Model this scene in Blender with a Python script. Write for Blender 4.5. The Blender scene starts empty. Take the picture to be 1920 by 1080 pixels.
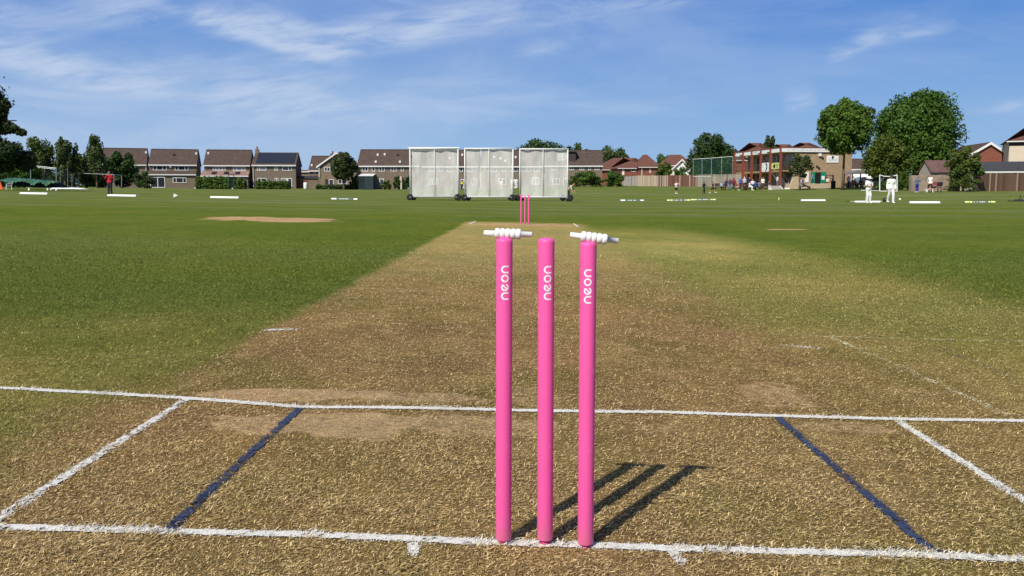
import bpy, bmesh, math, random
import numpy as np
from mathutils import Vector, Matrix

random.seed(7)
rng = np.random.default_rng(7)
scene = bpy.context.scene
COL = scene.collection
R = math.radians

# ------------------------------------------------------------------ camera
F = 1624.0
CAM = np.array([-0.0508, -1.9494, 0.822])
PITCH, YAW = 0.1108, -0.0125
cyw, syw, cp, sp = math.cos(YAW), math.sin(YAW), math.cos(PITCH), math.sin(PITCH)
FWD = np.array([syw * cp, cyw * cp, -sp])
RIGHT = np.array([cyw, -syw, 0.0])
UP = np.cross(RIGHT, FWD)


def at(px, py, D):
    """World point seen at photo pixel (px, py), D metres in front of the camera along the pitch."""
    v = FWD + RIGHT * ((px - 960) / F) + UP * ((540 - py) / F)
    return CAM + v * (D / v[1])


def wx(px, D):
    return float(at(px, 352, D)[0])


def wz(px, py, D):
    return float(at(px, py, D)[2])


# ------------------------------------------------------------------ terrain
CTRL = [  # (px, py of the turf there, distance): surveyed spots that shape the rise of the outfield
    (63, 364, 62), (228, 368, 61), (420, 371.5, 62), (645, 374.5, 64), (815, 376, 66), (1020, 377, 66), (1185, 377, 72),
    (1525, 377, 72), (1627, 380, 66), (1735, 381, 57), (1838, 380.5, 58), (1671, 381, 56), (1629, 381, 58), (206, 364, 69),
    (17, 357, 92), (60, 354, 96), (130, 352, 104), (300, 353, 146), (430, 354, 146), (560, 354, 146), (720, 355, 146),
    (900, 354, 146), (1090, 349.5, 146), (1200, 349, 146), (1330, 350, 140), (1268, 363, 106), (1330, 362.5, 106),
    (1385, 358, 118), (1450, 354, 121), (1530, 353, 119), (1600, 352, 121), (1665, 358, 89), (1719, 361, 84), (1750, 360.5, 84),
    (1760, 358, 88), (1880, 358, 89), (1910, 377, 60), (1480, 366, 92), (1150, 360, 100), (800, 363, 100), (400, 361, 95)]


def _rise(y):
    return np.interp(y, [-1e4, 44, 66, 98, 150, 175, 1e5], [0, 0, .16, .60, 1.6, 1.8, 1.8])


def _base(x, y):
    c = np.where(x < 0, .0157 * np.abs(x) + .015 * np.tanh(np.abs(x) / 3), -.0828 * np.tanh(x / 4))
    fade = np.clip((140 - y) / 70, 0, 1)
    return c * np.clip(60 / np.maximum(np.abs(x), 1e-3), 0, 1) * fade + _rise(y)


_cx = np.array([at(a, b, d) for a, b, d in CTRL])
_cr = _cx[:, 2] - _base(_cx[:, 0], _cx[:, 1])


def G(x, y):
    x = np.asarray(x, float); y = np.asarray(y, float)
    sh = x.shape
    xf, yf = x.ravel(), y.ravel()
    w = np.zeros_like(xf); s = np.zeros_like(xf)
    for (a, b, _), r in zip(_cx, _cr):
        q = 1 / ((xf - a) ** 2 + (yf - b) ** 2 + 9) ** 1.6
        w += q; s += q * r
    k = np.clip((yf - 26) / 20, 0, 1)
    k = k * k * (3 - 2 * k)
    out = _base(xf, yf) + k * s / (w + 2e-5)
    return out.reshape(sh) if sh else float(out[0])


def gp(px, D):
    x = wx(px, D); y = CAM[1] + D
    return Vector((x, y, G(x, y)))


# ------------------------------------------------------------------ node helpers
class Ex:
    def __init__(s, nt, sock): s.nt, s.k = nt, sock
    def _m(s, op, *a):
        n = s.nt.nodes.new('ShaderNodeMath'); n.operation = op
        for i, v in enumerate(a):
            if isinstance(v, Ex): s.nt.links.new(v.k, n.inputs[i])
            else: n.inputs[i].default_value = v
        return Ex(s.nt, n.outputs[0])
    def __add__(s, o): return s._m('ADD', s, o)
    __radd__ = __add__
    def __sub__(s, o): return s._m('SUBTRACT', s, o)
    def __rsub__(s, o): return s._m('SUBTRACT', o, s)
    def __mul__(s, o): return s._m('MULTIPLY', s, o)
    __rmul__ = __mul__
    def __truediv__(s, o): return s._m('DIVIDE', s, o)
    def f(s, op, *a): return s._m(op, s, *a)
    def clamp(s): return s._m('MAXIMUM', s._m('MINIMUM', s, 1.0), 0.0)


def ss(e, lo, hi):
    n = e.nt.nodes.new('ShaderNodeMapRange'); n.interpolation_type = 'SMOOTHSTEP'
    e.nt.links.new(e.k, n.inputs[0]); n.inputs[1].default_value = lo; n.inputs[2].default_value = hi
    return Ex(e.nt, n.outputs[0])


def comb(nt, x, y, z=0.0):
    n = nt.nodes.new('ShaderNodeCombineXYZ')
    for i, v in enumerate((x, y, z)):
        if isinstance(v, Ex): nt.links.new(v.k, n.inputs[i])
        else: n.inputs[i].default_value = v
    return n.outputs[0]


def noise(nt, vec, scale, detail=3, rough=.55, dist=0.0):
    n = nt.nodes.new('ShaderNodeTexNoise')
    if vec is not None: nt.links.new(vec, n.inputs['Vector'])
    n.inputs['Scale'].default_value = scale; n.inputs['Detail'].default_value = detail
    n.inputs['Roughness'].default_value = rough; n.inputs['Distortion'].default_value = dist
    return Ex(nt, n.outputs['Fac'])


def mixc(nt, fac, a, b, mode='MIX'):
    n = nt.nodes.new('ShaderNodeMix'); n.data_type = 'RGBA'; n.blend_type = mode
    for i, v in ((0, fac), (6, a), (7, b)):
        if isinstance(v, Ex): nt.links.new(v.k, n.inputs[i])
        elif hasattr(v, 'is_linked'): nt.links.new(v, n.inputs[i])
        elif i == 0: n.inputs[0].default_value = v
        else: n.inputs[i].default_value = (*v, 1)
    return n.outputs[2]


MATS = {}


def newmat(name):
    m = bpy.data.materials.new(name); m.use_nodes = True
    nt = m.node_tree
    return m, nt, nt.nodes['Principled BSDF']


def mat(name, rgb=(.5, .5, .5), rough=.7, var=.18, scale=4.0, spec=.3, metal=0.0, bump=0.0, kind=None, rgb2=None, attr=False, alpha=None):
    if name in MATS: return MATS[name]
    m, nt, b = newmat(name)
    tc = nt.nodes.new('ShaderNodeTexCoord').outputs['Object']
    n = noise(nt, tc, scale, 5)
    base = rgb
    if attr:
        a = nt.nodes.new('ShaderNodeAttribute'); a.attribute_name = 'tint'
        base = mixc(nt, 1.0, rgb, a.outputs['Color'], 'MULTIPLY')
    if kind in ('brick', 'tile', 'board'):
        sep = nt.nodes.new('ShaderNodeSeparateXYZ'); nt.links.new(tc, sep.inputs[0])
        X, Y, Z = (Ex(nt, sep.outputs[i]) for i in range(3))
        br = nt.nodes.new('ShaderNodeTexBrick')
        w, h = {'brick': (.225, .075), 'tile': (.3, .28), 'board': (.14, 30)}[kind]
        nt.links.new(comb(nt, X + Y, Z), br.inputs['Vector'])
        br.inputs['Scale'].default_value = 1; br.inputs['Brick Width'].default_value = w; br.inputs['Row Height'].default_value = h
        br.inputs['Mortar Size'].default_value = .006 if kind != 'tile' else .015
        c2 = rgb2 or tuple(c * .72 for c in rgb)
        br.inputs['Color1'].default_value = (*rgb, 1); br.inputs['Color2'].default_value = (*c2, 1)
        mo = tuple(min(1, c * 1.15 + .02) for c in rgb) if kind == 'brick' else tuple(c * .6 for c in rgb)
        br.inputs['Mortar'].default_value = (*mo, 1)
        base = br.outputs['Color']
    lo = n * (2 * var) + (1 - var)
    c = nt.nodes.new('ShaderNodeCombineColor')
    for i in range(3): nt.links.new(lo.k, c.inputs[i])
    out = mixc(nt, 1.0, base, c.outputs[0], 'MULTIPLY')
    if rgb2 and not kind:
        out = mixc(nt, ss(noise(nt, tc, scale * .35, 4), .42, .62), out, rgb2)
    nt.links.new(out, b.inputs['Base Color'])
    b.inputs['Roughness'].default_value = rough; b.inputs['Specular IOR Level'].default_value = spec
    b.inputs['Metallic'].default_value = metal
    if bump:
        bp = nt.nodes.new('ShaderNodeBump'); bp.inputs['Strength'].default_value = bump; bp.inputs['Distance'].default_value = .02
        nt.links.new(n.k, bp.inputs['Height']); nt.links.new(bp.outputs[0], b.inputs['Normal'])
    if alpha is not None: b.inputs['Alpha'].default_value = alpha
    MATS[name] = m
    return m


def leafmat(name, rgb):
    if name in MATS: return MATS[name]
    m, nt, b = newmat(name)
    a = nt.nodes.new('ShaderNodeAttribute'); a.attribute_name = 'tint'
    tc = nt.nodes.new('ShaderNodeTexCoord').outputs['Object']
    n = noise(nt, tc, .8, 3)
    c1 = mixc(nt, 1.0, rgb, a.outputs['Color'], 'MULTIPLY')
    c2 = mixc(nt, ss(n, .3, .7) * .5, c1, (rgb[0] * 1.5, rgb[1] * 1.25, rgb[2]), 'MIX')
    nt.links.new(c2, b.inputs['Base Color'])
    b.inputs['Roughness'].default_value = .55; b.inputs['Specular IOR Level'].default_value = .25
    tr = nt.nodes.new('ShaderNodeBsdfTranslucent'); nt.links.new(c2, tr.inputs['Color'])
    mx = nt.nodes.new('ShaderNodeMixShader'); mx.inputs[0].default_value = .25
    nt.links.new(b.outputs[0], mx.inputs[1]); nt.links.new(tr.outputs[0], mx.inputs[2])
    nt.links.new(mx.outputs[0], nt.nodes['Material Output'].inputs['Surface'])
    MATS[name] = m
    return m


def netmat(name, rgb, alpha, uvscale=None, folds=0.0):
    """Open weave: the threads are opaque, the holes are not; only the share of thread matters at this distance."""
    if name in MATS: return MATS[name]
    m, nt, b = newmat(name)
    tc = nt.nodes.new('ShaderNodeTexCoord').outputs['Object']
    sep = nt.nodes.new('ShaderNodeSeparateXYZ'); nt.links.new(tc, sep.inputs[0])
    v = comb(nt, Ex(nt, sep.outputs[0]) * 1.6, Ex(nt, sep.outputs[2]) * .45)
    n = noise(nt, v, 1.0, 4)
    al = (ss(n, .3, .75) * folds + (alpha - folds * .5)).clamp()
    b.inputs['Base Color'].default_value = (*rgb, 1); b.inputs['Roughness'].default_value = .8
    b.inputs['Specular IOR Level'].default_value = .1
    nt.links.new(al.k, b.inputs['Alpha'])
    MATS[name] = m
    return m


# ------------------------------------------------------------------ mesh helpers
class MB:
    def __init__(s): s.v, s.f, s.mi, s.t = [], [], [], []
    def add(s, vs, fs, mi=0, tint=None):
        o = len(s.v); s.v += [tuple(map(float, p)) for p in vs]
        s.f += [tuple(i + o for i in f) for f in fs]; s.mi += [mi] * len(fs)
        s.t += [tint or (1, 1, 1)] * len(vs)
        return s
    def box(s, x0, x1, y0, y1, z0, z1, mi=0, tint=None):
        return s.add([(x0, y0, z0), (x1, y0, z0), (x1, y1, z0), (x0, y1, z0), (x0, y0, z1), (x1, y0, z1), (x1, y1, z1), (x0, y1, z1)],
                     [(3, 2, 1, 0), (4, 5, 6, 7), (0, 1, 5, 4), (1, 2, 6, 5), (2, 3, 7, 6), (3, 0, 4, 7)], mi, tint)
    def prism(s, poly, axis, a0, a1, mi=0, tint=None):
        n = len(poly)
        def P(p, a): return {'x': (a, p[0], p[1]), 'y': (p[0], a, p[1]), 'z': (p[0], p[1], a)}[axis]
        vs = [P(p, a0) for p in poly] + [P(p, a1) for p in poly]
        fs = [tuple(range(n - 1, -1, -1)), tuple(range(n, 2 * n))] + [(i, (i + 1) % n, n + (i + 1) % n, n + i) for i in range(n)]
        return s.add(vs, fs, mi, tint)
    def tube(s, p0, p1, r0, r1=None, n=8, mi=0, tint=None):
        r1 = r0 if r1 is None else r1
        p0, p1 = Vector(p0), Vector(p1); d = (p1 - p0).normalized()
        a = d.orthogonal().normalized(); b = d.cross(a)
        vs = [p + (a * math.cos(2 * math.pi * i / n) + b * math.sin(2 * math.pi * i / n)) * r for p, r in ((p0, r0), (p1, r1)) for i in range(n)]
        fs = [(i, (i + 1) % n, n + (i + 1) % n, n + i) for i in range(n)] + [tuple(range(n - 1, -1, -1)), tuple(range(n, 2 * n))]
        return s.add(vs, fs, mi, tint)
    def path(s, pts, r, n=8, mi=0):
        for a, b in zip(pts, pts[1:]): s.tube(a, b, r, r, n, mi)
        return s
    def lathe(s, prof, n=20, M=None, mi=0):
        M = M or Matrix()
        vs = [M @ Vector((r * math.cos(2 * math.pi * i / n), r * math.sin(2 * math.pi * i / n), z)) for r, z in prof for i in range(n)]
        fs = [(k * n + i, k * n + (i + 1) % n, (k + 1) * n + (i + 1) % n, (k + 1) * n + i) for k in range(len(prof) - 1) for i in range(n)]
        fs += [tuple(range(n - 1, -1, -1)), tuple(range((len(prof) - 1) * n, len(prof) * n))]
        return s.add(vs, fs, mi)
    def ball(s, c, r, n=10, mi=0):
        k = 6
        prof = [(max(1e-3, r * math.sin(math.pi * i / k)), -r * math.cos(math.pi * i / k)) for i in range(k + 1)]
        return s.lathe(prof, n, Matrix.Translation(Vector(c)), mi)
    def build(s, name, mats, parent=None, smooth=False, loc=None, rz=0.0, bevel=0.0):
        me = bpy.data.meshes.new(name); me.from_pydata(s.v, [], s.f)
        for m in (mats if isinstance(mats, (list, tuple)) else [mats]): me.materials.append(m)
        me.polygons.foreach_set('material_index', s.mi)
        if smooth: me.polygons.foreach_set('use_smooth', [True] * len(s.f))
        a = me.color_attributes.new('tint', 'FLOAT_COLOR', 'POINT')
        a.data.foreach_set('color', np.c_[np.array(s.t, float), np.ones(len(s.t))].ravel())
        me.validate(); me.update()
        bm = bmesh.new(); bm.from_mesh(me); bmesh.ops.recalc_face_normals(bm, faces=bm.faces); bm.to_mesh(me); bm.free()
        o = bpy.data.objects.new(name, me); COL.objects.link(o)
        if parent: o.parent = parent
        if loc is not None: o.location = loc
        o.rotation_euler.z = rz
        if bevel:
            b = o.modifiers.new('bevel', 'BEVEL'); b.width = bevel; b.segments = 2; b.limit_method = 'ANGLE'
        return o


def tag(o, label=None, cat=None, group=None, kind=None):
    for k, v in (('label', label), ('category', cat), ('group', group), ('kind', kind)):
        if v: o[k] = v
    return o


def thing(name, label, cat, loc=(0, 0, 0), rz=0.0, group=None):
    o = bpy.data.objects.new(name, None); COL.objects.link(o)
    o.location = loc; o.rotation_euler.z = rz; o.empty_display_size = .2
    return tag(o, label, cat, group)


def copy_tree(o, parent=None):
    c = o.copy(); COL.objects.link(c); c.parent = parent
    for ch in list(o.children): copy_tree(ch, c)
    return c


# ------------------------------------------------------------------ numpy noise
_perm = rng.random((256, 256))


def vn(x, y):
    xi, yi = np.floor(x).astype(int), np.floor(y).astype(int)
    fx, fy = x - xi, y - yi
    fx = fx * fx * (3 - 2 * fx); fy = fy * fy * (3 - 2 * fy)
    g = lambda a, b: _perm[a % 256, b % 256]
    return (g(xi, yi) * (1 - fx) + g(xi + 1, yi) * fx) * (1 - fy) + (g(xi, yi + 1) * (1 - fx) + g(xi + 1, yi + 1) * fx) * fy


def fbm(x, y, o=4):
    s = 0; a = .5; t = 0
    for i in range(o):
        s = s + a * vn(x + 17.3 * i, y + 9.1 * i); t += a; a *= .5; x = x * 2.03; y = y * 2.03
    return s / t


def st(lo, hi, v):
    t = np.clip((v - lo) / (hi - lo), 0, 1)
    return t * t * (3 - 2 * t)


def L3(a, b, t): return a * (1 - t)[..., None] + np.asarray(b) * t[..., None]


GREEN, GREEN2 = np.array((.112, .146, .023)), np.array((.150, .170, .066))
DRY, OLIVE, SOIL = np.array((.400, .275, .118)), np.array((.350, .300, .090)), np.array((.47, .31, .16))
PATCHES = [(-.98, 1.42, .40, .12, .85), (-.50, 1.40, .35, .09, .6), (-.66, 1.02, .34, .22, .95), (-.92, .98, .24, .14, .7), (-.28, 1.05, .36, .16, .6), (.25, 1.1, .4, .2, .35), (0.0, 1.42, .14, .2, .5), (1.0, 1.62, .16, .30, .55),
           (1.06, 1.1, .2, .1, .55), (.0, .95, .25, .22, .3), (-.2, -.1, .5, .2, .25), (-7.4, 20.6, 1.0, 1.5, .8), (-5.9, 19.9, 1.1, 1.7, .85), (6.2, 18.8, .55, .35, .7), (0, 19.7, 1.25, .9, .75),
           (-.3, 2.2, .7, .5, .2), (.55, 2.4, .7, .6, .35), (.3, 3.2, .9, .8, .3), (-.8, 2.6, .5, .5, .2), (.1, 17.5, .9, 1.5, .3)]


def turf(x, y, soil=True):
    """Albedo of the turf (what grows or has worn away there), plus how dry and how bare it is."""
    e = (fbm(x * 1.7, y * 1.7) - .5) * .22 + (fbm(x * 8, y * 8, 3) - .5) * .12
    near = st(2.5, 1.0, y)
    e = e * (.45 + .55 * near)
    Lm = st(-1.60, -1.44, x + e - .0) * (1 - near) + st(-2.05, -1.25, x + e * 2.2 - .0) * near
    Rm = 1 - st(1.15, 1.75, x + e * 1.6)
    Rm = np.maximum(Rm, (1 - st(1.6, 2.7, x + 2 * e)) * st(4.2, 2.2, y) * .9)
    pitch = Lm * Rm * (1 - st(20.8, 21.6, y + e * 3)) * st(-9, -8, y)
    semi_r = st(1.0, 1.6, x) * (1 - st(3.0, 4.6, x + 2.5 * e)) * (1 - st(11, 22, y)) * (.35 + .9 * fbm(x * .9 + 5, y * .5, 3))
    semi_r = semi_r + st(1.2, 2.2, x) * st(3.6, 1.8, y) * .5
    semi_l = (1 - Lm) * st(4.6, 1.4, y + (fbm(x * .8 + 3, y * .8) - .5) * 2) * (.1 + .9 * fbm(x * 1.3, y * 1.3 + 9, 3))
    semi_l = np.maximum(semi_l, (1 - Lm) * st(-3.2, -1.6, x + 2 * e) * st(1.6, .6, y) * .62)
    stripe = .5 + .5 * np.sin((y + .06 * x + 2.0 * (fbm(x * .02, y * .05) - .5)) * 2 * math.pi / 7.5)
    big = fbm(x * .08 + 2, y * .12 + 4)
    out = L3(np.broadcast_to(GREEN, x.shape + (3,)), GREEN2, np.clip(.50 * st(.1, .9, stripe) * st(24, 34, y) + st(.35, .8, big) * .45 + .12 * st(26, 60, y) + .5 * (fbm(x * .5, y * .22 + 50) - .5) * st(8, 20, y), 0, 1))
    patchy = fbm(x * .45, y * .3 + 31)
    out = L3(out, OLIVE, np.clip(semi_r * 1.05 + semi_l, 0, 1))
    dryc = L3(np.broadcast_to(DRY, x.shape + (3,)), (.285, .235, .075), st(.38, .68, fbm(x * 1.6 + 3, y * 1.2 + 8)) * .75)
    dryc = L3(dryc, (.33, .215, .105), st(.5, .72, fbm(x * 2.3 + 40, y * 1.9 + 3)) * .55 * st(6, 3, y))
    dryc = L3(dryc, (.50, .36, .16), st(.52, .75, fbm(x * 5 + 11, y * 4 + 70, 3)) * .6)
    dryc = L3(dryc, (.345, .275, .095), st(4, 9, y) * .8)
    out = L3(out, dryc, pitch)
    bare = np.zeros_like(x)
    wob = (fbm(x * 4 + 1, y * 4) - .5) * 1.1 + (fbm(x * 15, y * 15) - .5) * .5
    for a, b, rx, ry, k in PATCHES:
        d = np.sqrt(((x - a) / rx) ** 2 + ((y - b) / ry) ** 2)
        bare = np.maximum(bare, k * st(1.2, .75, d + wob * 1.05))
    if soil: out = L3(out, SOIL, bare)
    return out, np.clip(np.maximum(pitch, np.maximum(semi_r, semi_l) * .7), 0, 1), bare


# ------------------------------------------------------------------ painted lines (world metres)
def wob(pts, amp):
    return pts
LINES = [  # name, label, points, width, colour, wear
    ('popping_crease', 'long white painted crease line crossing in front of the pink stumps', [(-2.9, 1.47), (-2.13, 1.41), (-1.57, 1.34), (-1.35, 1.31), (-.88, 1.215), (-.49, 1.24), (.03, 1.24), (.5, 1.262), (.9, 1.245), (1.35, 1.235), (1.82, 1.25), (2.6, 1.25)], .042, 'white', .16),
    ('bowling_crease', 'white painted crease line that the three pink stumps stand on', [(-1.75, .03), (-1.29, .02), (-.88, .018), (-.58, .02), (-.31, .01), (-.1, .0), (.09, .0), (.3, -.008), (.67, -.01), (.9, -.012), (1.11, -.02), (1.8, -.025)], .036, 'white', .25),
    ('return_crease', 'slanting white return crease on the left of the wicket', [(-1.335, -1.2), (-1.33, .08), (-1.34, 1.29)], .034, 'white', .31),
    ('return_crease', 'slanting white return crease on the right of the wicket', [(1.32, -1.2), (1.33, .37), (1.34, 1.225)], .034, 'white', .28),
    ('wide_line', 'blue painted wide line on the left of the wicket', [(-.895, .035), (-.89, .6), (-.88, 1.195)], .030, 'blue', .28),
    ('wide_line', 'blue painted wide line on the right of the wicket', [(.91, .02), (.905, .6), (.9, 1.225)], .030, 'blue', .28),
    ('stump_mark', 'short white tick below the crease left of the stumps', [(-.305, -.015), (-.297, -.075)], .026, 'white', .3),
    ('stump_mark', 'short white tick below the crease right of the stumps', [(.295, -.025), (.305, -.085)], .026, 'white', .3),
    ('danger_mark', 'small white paint dab on the pitch left of centre', [(-1.51, 2.94), (-1.36, 3.0)], .07, 'white', .35),
    ('danger_mark', 'small white paint dab on the pitch right of centre', [(1.40, 2.83), (1.54, 2.73)], .05, 'white', .4),
    ('old_crease', 'faded pale crease line across the turf on the right', [(1.62, 3.15), (2.2, 3.12), (2.9, 3.08), (3.4, 3.06)], .034, 'faint', .40),
    ('old_return_crease', 'faded pale diagonal line on the turf on the right', [(1.76, 3.15), (1.80, 2.4), (1.82, 1.33)], .034, 'faint', .40),
    ('old_wide_line', 'faded blue line on the green turf at far right', [(2.25, 2.95), (2.24, 2.3), (2.2, 1.7)], .032, 'fblue', .5),
    ('far_return_crease', 'short white return crease left of the far wicket', [(-1.37, 19.2), (-1.33, 21.5)], .05, 'white', .15),
    ('far_return_crease', 'short white return crease right of the far wicket', [(1.30, 21.2), (1.28, 18.95)], .05, 'white', .15),
    ('far_crease', 'faint white crease running left of the far wicket', [(-2.3, 18.95), (-1.5, 18.95)], .07, 'faint', .5),
    ('far_crease', 'faint white crease running right of the far wicket', [(1.5, 19.1), (4.6, 19.2)], .05, 'faint', .6),
]


def paint_dist(x, y):
    """0 = none, 1 = white, 2 = blue, 3 = faint, 4 = faint blue for blades that stand in a painted line."""
    k = np.zeros(x.shape, int)
    for n, l, pts, w, c, wear in LINES:
        for (ax, ay), (bx, by) in zip(pts, pts[1:]):
            dx, dy = bx - ax, by - ay
            t = np.clip(((x - ax) * dx + (y - ay) * dy) / (dx * dx + dy * dy), 0, 1)
            d = np.hypot(x - ax - t * dx, y - ay - t * dy)
            hit = d < w * .5 * (.85 + .5 * (fbm(x * 30, y * 30, 2)))
            hit &= fbm(x * 22 + 7, y * 22, 3) > wear * .75 + .08
            k[hit] = {'white': 1, 'blue': 2, 'faint': 3, 'fblue': 4}[c]
    return k


# ------------------------------------------------------------------ ground
def axis(lim, s0, g):
    v = [0.0]
    while v[-1] < lim: v.append(v[-1] + max(s0, g * v[-1]))
    return np.array(v)


xa = axis(2500, .04, .045); xs = np.r_[-xa[:0:-1], xa]
ys = np.r_[-60, -30, -15, -8, -5, -3.5, -2.5, -2, -1.5 + axis(3500, .04, .016)]
X, Yg = np.meshgrid(xs, ys)
Z = G(X, Yg)
tc_, dry_, bare_ = turf(X, Yg, False)
under = 1 - np.array((.26, .33, .36)) * (st(11, 2.0, Yg) * dry_)[..., None] - .12 * st(11, 2.5, Yg)[..., None]  # thatch and soil between the blades, darkened further for the shade among them
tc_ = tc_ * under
ny, nx = X.shape
idx = np.arange(nx * ny).reshape(ny, nx)
me = bpy.data.meshes.new('ground')
quads = np.stack([idx[:-1, :-1], idx[:-1, 1:], idx[1:, 1:], idx[1:, :-1]], -1).reshape(-1, 4)
me.vertices.add(nx * ny); me.vertices.foreach_set('co', np.stack([X, Yg, Z], -1).ravel())
me.loops.add(quads.size); me.loops.foreach_set('vertex_index', quads.ravel())
me.polygons.add(len(quads)); me.polygons.foreach_set('loop_start', np.arange(0, quads.size, 4)); me.polygons.foreach_set('loop_total', np.full(len(quads), 4))
me.polygons.foreach_set('use_smooth', np.ones(len(quads), bool))
me.update(calc_edges=True)
a = me.color_attributes.new('tint', 'FLOAT_COLOR', 'POINT')
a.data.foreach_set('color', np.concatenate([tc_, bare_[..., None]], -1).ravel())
gm, nt, b = newmat('turf_ground')
at_ = nt.nodes.new('ShaderNodeAttribute'); at_.attribute_name = 'tint'
pos = nt.nodes.new('ShaderNodeNewGeometry').outputs['Position']
n1 = noise(nt, pos, 2.2, 6, .65); n2 = noise(nt, pos, 34, 5, .7); n3 = noise(nt, pos, 210, 3, .6); n4 = noise(nt, pos, .35, 4)
n5 = noise(nt, pos, 9, 4, .7)
lum = (n1 - .5) * .6 + (n5 - .5) * .9 + (n2 - .5) * 1.3 + (n3 - .5) * 1.0 + (n4 - .5) * .4 + 1.0
cc = nt.nodes.new('ShaderNodeCombineColor')
nt.links.new((lum + (n4 - .5) * .5).f('MAXIMUM', .15).k, cc.inputs[0]); nt.links.new(lum.f('MAXIMUM', .15).k, cc.inputs[1]); nt.links.new((lum - (n2 - .5) * .5).f('MAXIMUM', .1).k, cc.inputs[2])
bare_e = Ex(nt, at_.outputs['Alpha'])
break_ = noise(nt, pos, 26, 6, .72)
bare_e = ss(bare_e + (break_ - .5) * 1.5 * ss(bare_e, .02, .25), .34, .66)
cs = mixc(nt, bare_e, at_.outputs['Color'], tuple(SOIL))
c1 = mixc(nt, 1.0, cs, cc.outputs[0], 'MULTIPLY')
clod = noise(nt, pos, 55, 4, .65)
c1 = mixc(nt, bare_e * ss(clod, .50, .66) * .55, c1, (.20, .115, .055))
c1 = mixc(nt, bare_e * ss(noise(nt, pos, 16, 4), .5, .7) * .4, c1, (.62, .42, .22))
nt.links.new(c1, b.inputs['Base Color'])
b.inputs['Roughness'].default_value = 1.0; b.inputs['Specular IOR Level'].default_value = .0
bp = nt.nodes.new('ShaderNodeBump'); bp.inputs['Strength'].default_value = .9; bp.inputs['Distance'].default_value = .016
nt.links.new((n2 * .7 + n3 * .6 + n1 * .8).k, bp.inputs['Height']); nt.links.new(bp.outputs[0], b.inputs['Normal'])
me.materials.append(gm)
ground = bpy.data.objects.new('ground', me); COL.objects.link(ground)
tag(ground, 'mown cricket field with a dry brown pitch strip down the middle', None, None, 'structure')

# painted lines: thin ragged sheets lying on the turf
def paintmat(name, rgb, wear):
    m, nt, b = newmat(name)
    pos = nt.nodes.new('ShaderNodeNewGeometry').outputs['Position']
    n = noise(nt, pos, 45, 5, .7); n2 = noise(nt, pos, 6, 3)
    al = ss(n + (n2 - .5) * .6, wear + .12, wear + .24)
    c = mixc(nt, ss(noise(nt, pos, 160, 3), .3, .7), tuple(v * .72 for v in rgb), rgb)
    nt.links.new(c, b.inputs['Base Color']); nt.links.new(al.k, b.inputs['Alpha'])
    b.inputs['Roughness'].default_value = .9
    return m
PAINT = {'white': (.74, .71, .64), 'blue': (.034, .052, .112), 'faint': (.66, .60, .38), 'fblue': (.06, .10, .12)}
for n, l, pts, w, c, wear in LINES:
    mb = MB(); rows = []
    for (ax, ay), (bx, by) in zip(pts, pts[1:]):
        ln = math.hypot(bx - ax, by - ay); k = max(2, int(ln / .012))
        for i in range(k):
            t = i / (k - 1); x, y = ax + (bx - ax) * t, ay + (by - ay) * t
            ox, oy = -(by - ay) / ln, (bx - ax) / ln
            j = [w * .5 * (.92 + random.uniform(-.2, .2)) for _ in (0, 1)]
            rows.append([(x + ox * j[0], y + oy * j[0]), (x - ox * j[1], y - oy * j[1])])
    P = np.array(rows); zz = G(P[..., 0], P[..., 1]) + .004
    vs = [(P[i, j, 0], P[i, j, 1], zz[i, j]) for i in range(len(P)) for j in (0, 1)]
    mb.add(vs, [(2 * i, 2 * i + 1, 2 * i + 3, 2 * i + 2) for i in range(len(P) - 1)])
    o = mb.build(n, paintmat(n + '_paint', PAINT[c], wear))
    tag(o, l, None, None, 'structure')

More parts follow.
